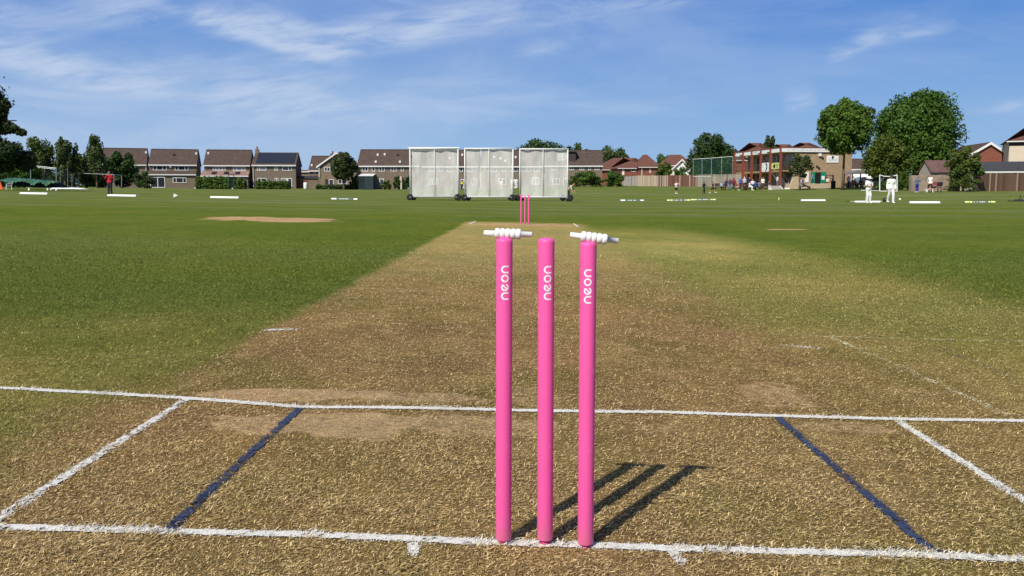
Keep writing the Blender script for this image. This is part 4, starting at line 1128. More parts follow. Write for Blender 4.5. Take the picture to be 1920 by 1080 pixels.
# end wall facing the field
def pv(px): return ((px - 1466) * 124 / F) / math.cos(R(8.3)) * 1.02
def pz(py): return wz(1500, py, 125) - Zc
EW = -.004
window(PV, pv(1500), pv(1513), pz(300.5), pz(294), (), GLASS, .09)
MB().box(pv(1509), pv(1516), -.07, EW, pz(342), pz(323)).build('white_door', FAS, PV)
DG = mat('green_door_paint', (.01, .23, .12), .5, .1, 4)
MB().box(pv(1527), pv(1539), -.03, EW, pz(344), pz(323)).build('doorway', mat('dark_doorway', (.012, .012, .012), .9), PV)
for a_, b_, rz_ in ((1520, 1527.5, 0), (1539, 1548.5, 0)):
    d = MB().box(pv(a_), pv(b_), -.12, -.034, pz(344.5), pz(322.5)).build('green_door', DG, PV)
    MB().box(pv(a_ + 1), pv(b_ - 2.5), -.135, -.123, pz(337), pz(330)).build('notice', FAS, d)
MB().box(pv(1533), pv(1537.5), -.26, EW, pz(293), pz(288)).build('alarm_box', FAS, PV)
sg = MB().box(pv(1549), pv(1571.5), -.09, EW, pz(305), pz(291.8)).build('sign', FAS, PV)
lt = MB()
for k, (yy, a_, b_) in enumerate(((297.8, 1552, 1569), (299.6, 1551.5, 1562), (299.6, 1563, 1569.5), (301.4, 1553, 1567))): lt.box(pv(a_), pv(b_), -.097, -.0925, pz(yy + .55), pz(yy - .35))
lt.build('sign_text', mat('pale_blue_grey_print', (.50, .58, .62), .6), sg)
em = MB(); ex, ez = pv(1560.3), pz(294.6)
em.lathe([(.17, 0), (.17, .01)], 16, Matrix.Translation((ex, -.093, ez)) @ Matrix.Rotation(R(90), 4, 'X')); em.prism([(ex - .16, ez + .02), (ex + .16, ez + .02), (ex + .03, ez - .36), (ex - .06, ez - .30)], 'y', -.103, -.0945)
em.build('emblem', mat('dark_emblem_print', (.03, .04, .03), .6), sg)
# faded lettering along the fascia (too small to read in the photograph)
fl = MB(); r = random.Random(4); x = .6
while x < 6.6:
    w_ = r.uniform(.12, .5); fl.box(x, x + w_, -.232, -.2225, 5.27, 5.40 + r.uniform(-.03, .05)); x += w_ + r.uniform(.07, .25)
fl.build('lettering', mat('faded_grey_letters', (.50, .48, .46), .8, .2, 8), PV)
for y in (3.6 * 1 + .1, 6.8, 13.8): MB().box(-.55, -.26, y - .12, y + .5, 5.08, 5.22).build('floodlight', DARKW, PV)
fl = MB(); fl.box(-.262, -.2525, 8.2, 9.6, 5.25, 5.36); fl.box(-.262, -.2525, 8.4, 9.4, 5.42, 5.5); fl.build('lettering', mat('faded_grey_letters', (.50, .48, .46)), PV)
for px_, py_ in ((1541, 296), (1531, 312), (1535, 315), (1524, 285.5)):
    MB().ball((pv(px_), -.05, pz(py_)), .17, 8).build('wall_lamp', DARKW, PV)
# banners hanging on the balcony rail, things of their own
def on_club(x, y, z): return PV.matrix_basis @ Vector((x, y, z))
bpy.context.view_layer.update()
def banner(label, y0, y1, z0, z1, m, marks):
    o = MB().box(-.02, .0, y0, y1, z0, z1).build('banner', m, None, loc=on_club(-.16, 0, 0), rz=R(8.3)); tag(o, label, 'banner', 'banners on the clubhouse balcony')
    for nm, mm, polys in marks:
        mb = MB()
        for p in polys: mb.prism(p, 'x', -.032, -.0225)
        mb.build(nm, mm, o)
BLK = mat('black_print', (.02, .02, .02), .6); 
ya, yb = 3.9, 6.65
cy, cz = 5.1, 3.05
crest = [(cy + .30, cz + .52), (cy - .02, cz + .60), (cy - .30, cz + .44), (cy - .42, cz + .08), (cy - .34, cz - .22), (cy - .1, cz - .46), (cy + .16, cz - .6), (cy + .30, cz - .52), (cy + .06, cz - .28), (cy - .1, cz + .02), (cy - .06, cz + .26), (cy + .14, cz + .36)]
banner('white balcony banner with a curved black emblem', ya, yb, 2.42, 3.72, FAS, [('emblem', BLK, [crest])])
YEL = mat('yellow_banner_vinyl', (.62, .68, .22), .6, .06)
circ = [(2.35 + .38 * math.cos(a_ * math.pi / 8), 3.12 + .30 * math.sin(a_ * math.pi / 8)) for a_ in range(16)]
banner('smaller yellow green balcony banner with a dark round emblem', .55, 3.3, 2.72, 3.60, YEL, [('emblem', BLK, [circ]), ('banner_text', mat('green_print', (.15, .30, .06), .6), [[(1.85, 3.2), (.95, 3.2), (.95, 3.38), (1.85, 3.38)], [(1.7, 2.92), (1.1, 2.92), (1.1, 3.06), (1.7, 3.06)]])])
# stairs up to the balcony
st_ = thing('staircase', 'white timber staircase climbing to the clubhouse balcony', 'stairs', on_club(1.0, .9, -.05), R(8.3))
mb = MB()
for x in (-.45, .45): mb.prism([(0, 0), (.2, 0), (4.0, 2.3), (4.0, 2.5), (3.85, 2.5)], 'x', x - .03, x + .03)
mb.build('stringer', FAS, st_)
mb = MB()
for k in range(9): mb.box(-.42, .42, .3 + k * .4, .62 + k * .4, .22 + k * .245, .27 + k * .245)
mb.build('tread', FAS, st_)
mb = MB()
for x in (-.5, .5):
    for k in (0, 2, 4): mb.tube((x, .3 + k * .9, .15 + k * .55), (x, .3 + k * .9, 1.15 + k * .55), .03, .03, 6)
    mb.tube((x, .3, 1.15), (x, 3.9, 3.35), .035, .035, 6)
mb.build('handrail', FAS, st_)
sp2 = thing('doorstep', 'low pale timber steps at the foot of the balcony posts', 'steps', gp(1457, 117.5), R(8.3))
mb = MB()
for k in range(3): mb.box(-.75 + k * .06, .75 - k * .06, k * .3, k * .3 + .28, k * .2 - .1, k * .2 + .12)
mb.build('tread', mat('grey_timber_step', (.42, .38, .33), .8, .2, 6), sp2)
for x in (-.8, .8): MB().prism([(-.1, -.1), (.9, -.1), (.9, .55), (-.1, .1)], 'x', x - .03, x + .03).build('stringer', FAS, sp2)
# terrace retaining wall and standing stone
stone_wall('terrace_wall', 'pale stone terrace wall running below the brick clubhouse', 1474, 1566, 119.5, 344.5, .6, PSTONE)
g = gp(1489, 119)
tag(MB().prism([(-.75, -.3), (.75, -.3), (.66, .75), (.28, 2.1), (.08, 2.28), (-.12, 2.2), (-.4, 1.2), (-.62, .5)], 'y', -.2, .25).build('standing_stone', PSTONE, None, loc=g, bevel=.08), 'tall pale pointed standing stone left of the small open tree', 'stone')
# pergola, car, bin
g = gp(1612, 121); t = thing('pergola', 'dark open pergola shelter between the clubhouse and olive tree', 'shelter', g, 0); q = 121 / F
for a_ in (1597.5, 1628):
    for y in (0, 3): MB().box((a_ - 1612) * q - .07, (a_ - 1612) * q + .07, y - .07, y + .07, -.2, 1.947).build('post', DARKW, t)
MB().prism([((1595 - 1612) * q, 1.95), ((1630 - 1612) * q, 1.95), ((1626 - 1612) * q, 2.12), (-.3, 2.45), ((1599 - 1612) * q, 2.12)], 'y', -.2, 3.2).build('roof', mat('grey_felt_roof', (.16, .15, .15), .9, .15, 3), t)
CARB = mat('grey_blue_car_paint', (.16, .20, .27), .25, .06, 2, .6)
g = gp(1618, 129); t = thing('parked_car', 'grey blue car parked behind the dark pergola', 'car', (g.x, g.y, g.z + .0), R(4))
prof = [(-2.1, .3), (-2.15, .75), (-1.95, .98), (-1.25, 1.02), (-.55, 1.5), (.75, 1.52), (1.45, 1.08), (2.05, .9), (2.1, .35)]
MB().prism(prof, 'y', -.85, .85).build('body', CARB, t, bevel=.08)
MB().prism([(-1.05, 1.05), (-.5, 1.43), (.7, 1.45), (1.22, 1.08)], 'y', -.87, .87).build('window', GLASS, t)
for x in (-1.3, 1.3):
    for y in (-.87, .67):
        w_ = MB().lathe([(.1, 0), (.31, .0), (.33, .03), (.33, .17), (.31, .2), (.1, .2)], 16, Matrix.Translation((x, y, .33)) @ Matrix.Rotation(R(-90), 4, 'X')).build('wheel', mat('black_rubber', (.02, .02, .02), .8), t)
g = gp(1562, 116); t = MB().lathe([(.24, -.05), (.28, .0), (.3, .85), (.33, .87), (.33, .93), (.2, 1.05), (.05, 1.08)], 14).build('litter_bin', mat('black_plastic', (.025, .025, .025), .5), None, True, loc=g)
tag(t, 'black litter bin at the foot of the thin tree trunk', 'bin')
g = gp(1555, 121); t = thing('timber_frame', 'dark timber cross braced frame by the green clubhouse door', 'frame', (g.x, g.y, wz(1555, 345, 121)), 0)
for x in (-.5, .5): MB().box(x - .05, x + .05, -.05, .05, -.4, 1.1).build('post', DARKW, t)
MB().box(-.55, .55, -.06, .06, 1.103, 1.2).build('rail', DARKW, t)
MB().tube((-.5, 0, .1), (.5, 0, 1.05), .04, .04, 5).tube((.5, .02, .1), (-.5, .02, 1.05), .04, .04, 5).build('brace', DARKW, t)

# ------------------------------------------------------------------ sightscreens
WHITEM = mat('white_painted_steel', (.74, .74, .72), .45, .06, 4)
DGREY = mat('dark_steel', (.07, .075, .08), .6, .15, 5, .4, .3)
RUB = mat('black_rubber', (.02, .02, .02), .85, .2, 8)
MESHW = netmat('white_screen_mesh', (.88, .87, .83), .53, folds=.20)


def sightscreen(label, px0, px1, top, bot, D, rz, wheels, braces, seed, bars):
    pc_ = (px0 + px1) / 2; g = gp(pc_, D); q = D / F
    t = thing('sightscreen', label, 'sightscreen', g, R(rz), 'white mesh sightscreens on wheels')
    x0, x1 = (px0 - pc_) * q, (px1 - pc_) * q; zb, zt = wz(pc_, bot, D) - g.z, wz(pc_, top, D) - g.z
    u = lambda p: (p - pc_) * q; zf = lambda p: wz(pc_, p, D) - g.z
    f = MB(); r_ = .046
    for x in (x0, x1): f.tube((x, 0, zb - .12), (x, 0, zt), r_, r_, 8)
    f.tube((x0, 0, zb), (x1, 0, zb), r_, r_, 8); f.tube((x0 - .05, 0, zt), (x1 + .05, 0, zt), r_ * 1.25, r_ * 1.25, 8)
    for b_ in bars: f.tube((u(b_), -.02, zb), (u(b_), -.02, zt), .022, .022, 6)
    f.build('frame', WHITEM, t, True)
    base = MB(); base.box(x0 - .1, x1 + .1, -.05, .05, .25, .31)
    for x in (x0 + .1, x1 - .1): base.box(x - .05, x + .05, -.85, .85, .22, .30)
    base.build('base_frame', METAL, t)
    r = np.random.default_rng(seed); n, m = 44, 40
    X_, Z_ = np.meshgrid(np.linspace(x0 + .03, x1 - .03, n), np.linspace(zb + .03, zt - .03, m))
    Y_ = .10 + .05 * (fbm(X_ * 2.2 + seed * 7, Z_ * .55, 3) - .5) * 2 + .03 * np.sin(X_ * 5 + Z_ * 1.2 + seed) * st(zb, zt, Z_) + .03 * np.abs(fbm((X_ + Z_) * 3 + seed, (X_ - Z_) * .8, 2) - .5)
    P = MB(); V_ = np.stack([X_, Y_, Z_], -1).reshape(-1, 3)
    P.add([tuple(v) for v in V_], [(j * n + i, j * n + i + 1, (j + 1) * n + i + 1, (j + 1) * n + i) for j in range(m - 1) for i in range(n - 1)])
    P.build('screen_mesh', MESHW, t, True)
    for p, y in wheels:
        MB().lathe([(.10, -.06), (.20, -.075), (.245, -.05), (.25, 0), (.245, .05), (.20, .075), (.10, .06)], 20, Matrix.Translation((u(p), y, .25)) @ Matrix.Rotation(R(90), 4, 'X')).build('wheel', RUB, t, True)
    for (pa, ya), (pb, yb), m_, w_ in braces:
        MB().tube((u(pa), .10, zf(ya)), (u(pb), .75, zf(yb)), w_, w_, 6).build('brace', m_, t)
    return t


s1 = sightscreen('left sightscreen with two dark braces and a grey prop behind it', 769.5, 859, 278.5, 369, 66, 0, [(771, -.75), (859, -.75), (773, .7), (857, .7)],
                 [((772, 290), (783, 371), DGREY, .03), ((772, 332), (793, 371), DGREY, .025), ((859, 338), (838, 371), METAL, .06)], 1, [815])
MB().tube(((766 - 814.25) * 66 / F, 0, wz(814, 277.3, 66) - gp(814.25, 66).z), ((862 - 814.25) * 66 / F, 0, wz(814, 277.3, 66) - gp(814.25, 66).z), .055, .055, 8).build('roller', WHITEM, s1)
MB().box((774 - 814.25) * 66 / F, (858 - 814.25) * 66 / F, .0, .03, wz(814, 282, 66) - gp(814.25, 66).z, wz(814, 279.8, 66) - gp(814.25, 66).z).build('roller_shadow', METAL, s1)  # grey strip drawn in as the shadow beneath the roller
sightscreen('middle sightscreen between the other two, single upright down its centre', 872, 961.5, 278.5, 369, 66, -1.5, [(872, -.75), (962, -.75), (957, .6), (876, .7)], [((872, 340), (875.5, 371), DGREY, .03)], 2, [917])
sightscreen('right sightscreen, directly behind the distant pink wicket', 975, 1064, 279.5, 369.5, 66.3, 3, [(970, -.75), (979, .5), (1067, -.75), (1057, .6)], [], 3, [1018])

# ------------------------------------------------------------------ boundary markers
FOAM = mat('white_foam', (.80, .81, .78), .6, .05, 5)
GRND = mat('dark_sponsor_foam', (.10, .13, .11), .7, .15, 4)
YLG = mat('yellow_logo_print', (.70, .74, .25), .6)


def marker(label, px0, px1, D, spons=0, h=.125):
    pc_ = (px0 + px1) / 2; g = gp(pc_, D); q = D / F; L = (px1 - px0) * q
    a = (gp(px1, D) - gp(px0, D)); tilt = math.atan2(a.z, a.x)
    w = .12
    prof = [(-w, .0), (w, .0), (.03, h), (-.03, h)]
    o = MB().prism(prof, 'x', -L / 2, L / 2).build('boundary_marker', GRND if spons else FOAM, None, loc=g, bevel=.015)
    o.rotation_euler = (0, -tilt, 0); tag(o, label, 'boundary marker', 'foam markers along the boundary')
    if spons:
        def strip(name, m, x0, x1, k0=.12, k1=.88):
            f = lambda k: (-w + (w - .03) * k - .006, h * k + .003)
            (ya, za), (yb, zb) = f(k0), f(k1)
            mb = MB().add([(x0, ya, za), (x1, ya, za), (x1, yb, zb), (x0, yb, zb)], [(0, 1, 2, 3)]); mb.build(name, m, o)
        mm = FOAM if spons == 1 else YLG
        e = L / 2
        strip('logo', mm, -e + .04, -e + .30); strip('logo', mm, -e + .34 if spons == 2 else -e + .30, -e + .52 if spons == 2 else -e + .42)
        strip('logo', mm, e - .32, e - .04); strip('logo', mm, e - .50, e - .36, .2, .8) if spons == 2 else None
        r = random.Random(int(px0)); mb = MB(); x = -e + .62
        f = lambda k: (-w + (w - .03) * k - .006, h * k + .003)
        while x < e - .75:
            w_ = r.uniform(.03, .09); (ya, za), (yb, zb) = f(.3), f(.66); mb.add([(x, ya, za), (x + w_, ya, za), (x + w_, yb, zb), (x, yb, zb)], [(0, 1, 2, 3)]); x += w_ + (.025 if r.random() < .8 else .12)
        mb.build('lettering', FOAM, o)
    return o


marker('white foam boundary marker furthest to the left of the field', 37, 89, 62)
marker('white foam boundary marker at the feet of the man in red', 201, 255, 61)
marker('white foam boundary marker in front of the pink lean-to house', 394, 447, 62)
marker('dark printed boundary marker left of the sightscreens', 620, 671, 64, 1)
marker('dark printed boundary marker just right of the sightscreens', 1163, 1208, 72, 1)
marker('dark printed boundary marker with yellow ends nearest the child in white', 1250, 1295, 72, 2)
marker('dark printed boundary marker with yellow ends below the running children in black', 1295, 1343, 73, 2)
marker('white foam boundary marker below the small open tree', 1503, 1548, 72)
marker('white foam boundary marker behind the legs of the hatted batter', 1604, 1651, 66)
marker('white foam boundary marker below the two boys at the bench', 1707, 1763, 57)
marker('dark printed boundary marker with yellow ends below the hawthorn', 1809, 1867, 58, 2)

# small things on the left
def cone(label, px, D, h, m, name='marker_cone'):
    g = gp(px, D); r_ = h * .42
    return tag(MB().lathe([(r_ * 1.15, -.01), (r_ * 1.15, .03), (r_ * .85, .04), (r_ * .18, h), (.01, h + .01)], 14).build(name, m, None, True, loc=g), label, 'cone')
cone('orange traffic cone at the left edge beside the plastic chair', 1, 94, .75, mat('orange_plastic', (.75, .13, .05), .6))
for i, (px, D, h, lab) in enumerate(((54, 92, .26, 'white marker cone lying nearest the plastic chair'), (89, 92, .24, 'white marker cone left of the close pair by the white sheet'), (95.5, 93, .22, 'smallest white marker cone, middle one of three'), (105.5, 91, .27, 'white marker cone nearest the white sheet'))):
    o = cone(lab, px, D, h, FOAM); o['group'] = 'white marker cones on the left outfield'
g = gp(329, 61.5); o = MB().prism([(-.16, .0), (-.10, .0), (.16, .12), (-.12, .26)], 'y', -.06, .06).build('marker_flag', FOAM, None, loc=g, bevel=.01); tag(o, 'tiny white triangular marker on the outfield left of the wicket', 'marker')
for px, D, lab in ((365.5, 122, 'small white ball on the grass below the brown patio house'), (436, 122, 'small white ball on the grass in front of the split hedge'), (1688.5, 70, 'small white ball on the grass right of the capped player')):
    g = gp(px, D); o = MB().ball((0, 0, .1), .10).build('ball', FOAM, None, True, loc=g); tag(o, lab, 'ball', 'white balls on the outfield')
g = gp(1461, 74); tag(MB().prism([(-.04, 0), (.02, 0), (.05, .2), (-.03, .24)], 'y', -.03, .03).build('marker_flag', YLG, None, loc=g), 'tiny pale yellow marker on the outfield below the clubhouse', 'marker')
# plastic chair
g = gp(17, 92); t = thing('garden_chair', 'white plastic garden chair standing on the far left outfield', 'chair', g, R(-60))
MB().box(-.25, .25, -.25, .23, .42, .46).build('seat', FOAM, t)
MB().prism([(.22, .45), (.26, .45), (.40, .92), (.36, .93)], 'x', -.25, .25).build('backrest', FOAM, t)
for x in (-.25, .25):
    for y in (-.24, .22): MB().tube((x * 1.12, y * 1.12, -.02), (x, y, .44), .03, .035, 6).build('leg', FOAM, t)
    MB().box(x - .03, x + .03, -.24, .30, .64, .68).build('armrest', FOAM, t); MB().tube((x, -.22, .44), (x, -.22, .65), .03, .03, 6).build('arm_support', FOAM, t)
# green pitch cover
GCOV = mat('green_tarpaulin', (.035, .125, .085), .55, .25, 1.2, .4, 0, .3, rgb2=(.075, .15, .06)); GDK = mat('inner_shade_green', (.012, .028, .026), .8, .2, 2)
D = 94; g = gp(53, D); q = D / F; t = thing('pitch_cover', 'crumpled green tarpaulin pitch cover with scalloped arches at far left', 'cover', g)
zf = lambda p: wz(53, p, D) - g.z
n = 90; us = np.linspace(2, 105, n); top = np.interp(us, [2, 6, 20, 50, 75, 105], [337, 333.5, 333, 335, 337.5, 339.5]); bot = np.interp(us, [2, 20, 30, 42, 52, 60, 64, 69, 78, 86, 89, 97, 105], [338, 345, 342.5, 340, 341.5, 346, 349.5, 345, 341.2, 347, 349.8, 343.5, 343])
mb = MB(); vs = []; K = 7
for i, p in enumerate(us):
    for k in range(K):
        f = k / (K - 1); z = zf(top[i]) * (1 - f) + zf(bot[i]) * f
        vs.append(((p - 53) * q, .9 - 1.1 * math.sin(f * 1.57) + .10 * math.sin(p * .9 + k) + .05 * math.sin(p * 2.3), z + .04 * math.sin(p * .7 + k * 1.3)))
mb.add(vs, [(i * K + k, (i + 1) * K + k, (i + 1) * K + k + 1, i * K + k + 1) for i in range(n - 1) for k in range(K - 1)])
o = mb.build('canopy', GCOV, t, True); sd = o.modifiers.new('thick', 'SOLIDIFY'); sd.thickness = .03
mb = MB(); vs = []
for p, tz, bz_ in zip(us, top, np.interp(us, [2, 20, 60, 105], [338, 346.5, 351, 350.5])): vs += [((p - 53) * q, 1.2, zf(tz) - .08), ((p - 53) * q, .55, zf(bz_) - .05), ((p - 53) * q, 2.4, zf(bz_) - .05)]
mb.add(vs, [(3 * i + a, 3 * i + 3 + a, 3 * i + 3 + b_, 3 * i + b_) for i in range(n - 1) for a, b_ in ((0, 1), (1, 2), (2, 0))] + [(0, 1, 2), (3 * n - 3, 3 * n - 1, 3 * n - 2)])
mb.build('inner_shade_sheet', GDK, t)  # near-black sheet stands for the shade inside the arches
# white sheet
g = gp(131, 98); q = 98 / F; mb = MB(); n, m = 70, 9; vs = []
for i in range(n):
    for k in range(m):
        x = (93 + 77 * i / (n - 1) - 131) * q; f = k / (m - 1); e = min(1, i / 5, (n - 1 - i) / (22 if i > 40 else 5))
        vs.append((x, -.7 + 1.6 * f, -.03 + max(.03, e * (.05 + .16 * math.sin(f * 3.14) * (.45 + float(fbm(np.array([x * 1.7]), np.array([f * 2.0]))[0]))))))
mb.add(vs, [(i * m + k, (i + 1) * m + k, (i + 1) * m + k + 1, i * m + k + 1) for i in range(n - 1) for k in range(m - 1)])
tag(mb.build('white_sheet', FOAM, None, True, loc=g), 'long crumpled white sheet lying on the grass by the practice cage', 'sheet')
# cages, goals
NETD = netmat('dark_netting', (.03, .04, .035), .16); NETG = netmat('green_netting', (.04, .11, .085), .26)


def frame_thing(name, label, cat, pxc, D, posts, rails, nets, m, r_=.04, nm=None, postm=None):
    g = gp(pxc, D); t = thing(name, label, cat, g)
    def W(p, y, dd): v = at(p, y, dd); return Vector(v) - g
    for p, y0, y1, dd in posts: MB().tube(W(p, y1, dd), W(p, y0, dd), r_, r_, 8).build('post', postm or m, t)
    for (p0, y0, d0), (p1, y1, d1) in rails: MB().tube(W(p0, y0, d0), W(p1, y1, d1), r_ * .9, r_ * .9, 8).build('rail', m, t)
    for quad in nets:
        vs = [W(*c) for c in quad]; MB().add(vs, [(0, 1, 2, 3)]).build('netting', nm, t)
    return t


frame_thing('practice_cage', 'grey steel practice cage behind the green tarpaulin', 'cage', 82, 100,
            [(57.5, 310, 352, 100), (105.5, 315.5, 352, 100), (67, 313, 351, 107), (83.5, 315, 351, 108), (76, 316, 351, 112)],
            [((57.5, 310, 100), (105.5, 315.5, 100)), ((67, 313.5, 107), (100, 317, 107)), ((57.5, 310, 100), (67, 313.5, 107)), ((105.5, 315.5, 100), (100, 317, 107)), ((105.5, 346, 100), (113, 346, 107))],
            [((57.5, 310, 100), (67, 313.5, 107), (67, 350, 107), (57.5, 352, 100)), ((67, 313.5, 107), (100, 317, 107), (100, 350, 107), (67, 350, 107))], METAL, .045, NETD)
frame_thing('practice_net', 'row of thin grey poles carrying dark netting right of the practice cage', 'net', 125, 107,
            [(113, 318, 351, 107), (121, 317, 351, 108), (127, 318, 351, 107), (135, 319, 351, 110)], [((113, 318, 107), (121, 317, 108)), ((121, 317, 108), (127, 318, 107))],
            [((113, 318, 107), (127, 318, 107), (127, 350, 107), (113, 350, 107))], METAL, .03, NETD)
frame_thing('football_goal', 'white football goal half hidden in bushes behind the man in red', 'goal', 190, 109,
            [(213.8, 327, 352, 108), (147.5, 325, 351, 109.5), (228, 328.5, 352, 110.5)], [((147, 324.8, 109.5), (213.8, 327.5, 108)), ((213.8, 327.5, 108), (228, 328.5, 110.5))], [((147, 325, 109.5), (213.8, 327.5, 108), (228, 350, 110.5), (160, 350, 111))], METAL, .045, NETD)  # grey steel colour stands for white posts lying in shade
frame_thing('football_goal', 'white goal with a sagging crossbar between the two players', 'goal', 1666, 88,
            [(1649.5, 328, 359, 88), (1682, 328, 359, 88)], [((1649.5, 328, 88), (1658, 330.8, 88)), ((1658, 330.8, 88), (1672, 331, 88)), ((1672, 331, 88), (1682, 328, 88)), ((1616, 357, 86.5), (1649.5, 358, 88)), ((1649.5, 358.3, 88), (1682, 359, 88))],
            [((1650, 329, 88), (1682, 329, 88), (1682, 357, 89.5), (1650, 357, 89.5))], FOAM, .05, NETD)
frame_thing('goal_frame', 'dark green goal frame in the gap of the clipped hedge', 'goal', 433, 140.5,
            [(429, 326.5, 354, 140), (438.3, 326.5, 354, 140.5)], [((429, 326.5, 140), (438.3, 326.5, 140.5))], [], GREENF, .07)
frame_thing('net_enclosure', 'tall green netted enclosure on pale steel posts left of the clubhouse', 'net', 1340, 127,
            [(1299.8, 298.5, 353, 128), (1316.5, 297.5, 353, 127.5), (1334, 296.5, 353, 127), (1353, 295, 353, 126.5), (1374, 293.5, 353, 126)],
            [((1299.8, 298.5, 128), (1316.5, 297.5, 127.5)), ((1316.5, 297.5, 127.5), (1334, 296.5, 127)), ((1334, 296.5, 127), (1353, 295, 126.5)), ((1353, 295, 126.5), (1374, 293.5, 126)), ((1299.8, 331, 128), (1334, 331, 127))],
            [((1299.8, 298.5, 128), (1316.5, 297.5, 127.5), (1316.5, 331, 127.5), (1299.8, 331, 128)), ((1316.5, 297.5, 127.5), (1334, 296.5, 127), (1334, 352, 127), (1316.5, 352, 127.5)), ((1334, 296.5, 127), (1353, 295, 126.5), (1353, 331, 126.5), (1334, 331, 127)), ((1353, 295, 126.5), (1374, 293.5, 126), (1374, 331, 126), (1353, 331, 126.5))],
            METAL, .038, NETG)
# kit on the grass
HELM = mat('black_helmet_shell', (.015, .015, .018), .35, .1)
g = gp(1661, 68); t = MB().lathe([(.19, .02), (.2, .1), (.18, .2), (.12, .28), (.02, .31)], 14).build('helmet', HELM, None, True, loc=g); tag(t, 'black batting helmet on the grass between the two players', 'helmet')
MB().prism([(-.22, .12), (.22, .12), (.16, .16), (-.16, .16)], 'y', -.33, -.15).build('peak', HELM, t); MB().path([(-.18, -.12, .12), (-.12, -.26, .06), (.12, -.26, .06), (.18, -.12, .12)], .012, 6).build('grille', METAL, t)
WILLOW = mat('willow_wood', (.62, .50, .33), .6, .15, 10)
for px, D, rz, lab in ((1648, 68, 172, 'pale cricket bat lying beside the black helmet'), (1603, 67, -8, 'pale cricket bat lying left of the hatted batter')):
    g = gp(px, D); g.z += .03; t = thing('cricket_bat', lab, 'bat', g, R(rz), 'cricket bats lying on the grass')
    MB().prism([(-.30, -.05), (.24, -.055), (.30, -.02), (.30, .02), (.24, .055), (-.30, .05)], 'z', 0, .05).build('blade', WILLOW, t, bevel=.01); MB().tube((-.30, 0, .03), (-.62, 0, .04), .018, .017, 8).build('handle', RUB, t)
g = gp(1911, 60); t = thing('kit_bag', 'black kit bag and strap lying flat on the grass at right edge', 'bag', g); mb = MB(); n, m = 16, 9; vs = []
for i in range(n):
    for k in range(m):
        a_ = math.pi * k / (m - 1); e = math.sin(math.pi * (i + .5) / n) ** .5; vs.append((-.42 + .9 * i / (n - 1), -.16 * math.cos(a_) * e, -.01 + .15 * math.sin(a_) * e * (1 + .3 * math.sin(i * 1.9))))
mb.add(vs, [(i * m + k, (i + 1) * m + k, (i + 1) * m + k + 1, i * m + k + 1) for i in range(n - 1) for k in range(m - 1)]); mb.build('bag', RUB, t, True)
MB().path([(-.4, -.1, .02), (-.62, -.2, .02), (-.75, -.05, .05), (-.5, .05, .1)], .018, 6).path([(.05, 0, .1), (.12, 0, .42), (.2, 0, .1)], .015, 6).build('strap', RUB, t)

# ------------------------------------------------------------------ people
def fuse(segs, vox, name, m, parent, its=3):
    """One continuous skin over tapered limbs: (p0, p1, r0, r1) each."""
    mb = MB()
    for p0, p1, r0, r1 in segs:
        p0, p1 = Vector(p0), Vector(p1); d = p1 - p0; L = d.length
        if L < 1e-5: d = Vector((0, 0, 1)); L = 1e-4; p1 = p0 + d * L
        prof = [(max(1e-3, r0 * math.sin(a)), -r0 * math.cos(a)) for a in (.15, .6, 1.1)] + [(r0, 0), ((r0 + r1) / 2, L / 2), (r1, L)] + [(max(1e-3, r1 * math.cos(a)), L + r1 * math.sin(a)) for a in (.5, 1.0, 1.45)]
        mb.lathe(prof, 12, Matrix.Translation(p0) @ d.to_track_quat('Z', 'Y').to_matrix().to_4x4())
    o = mb.build(name + '_cage', m)
    md = o.modifiers.new('r', 'REMESH'); md.mode = 'VOXEL'; md.voxel_size = vox; md.use_smooth_shade = True
    sm = o.modifiers.new('s', 'SMOOTH'); sm.factor = .5; sm.iterations = its
    dg = bpy.context.evaluated_depsgraph_get()
    me = bpy.data.meshes.new_from_object(o.evaluated_get(dg)); me.name = name
    bpy.data.objects.remove(o)
    if not me.materials: me.materials.append(m)
    n = bpy.data.objects.new(name, me); COL.objects.link(n); n.parent = parent
    return n


SKIN = mat('skin', (.52, .29, .20), .6, .06, 10); SKIND = mat('tanned_skin', (.36, .19, .125), .6, .06, 10)
EYE = mat('eye', (.03, .02, .02), .3)
CL = {}
def cloth(rgb):
    n = 'cloth_%d_%d_%d' % tuple(int(c * 100) for c in rgb)
    return mat(n, rgb, .9, .12, 6, .1, 0, .2)
WHT, NAVY, BLACK, REDC, BLUE, DENIM, GREY, PINKC, YELV, CRM = (.78, .77, .74), (.03, .04, .09), (.02, .02, .022), (.50, .03, .045), (.07, .14, .48), (.10, .17, .30), (.20, .20, .20), (.62, .30, .34), (.72, .66, .05), (.62, .52, .34)


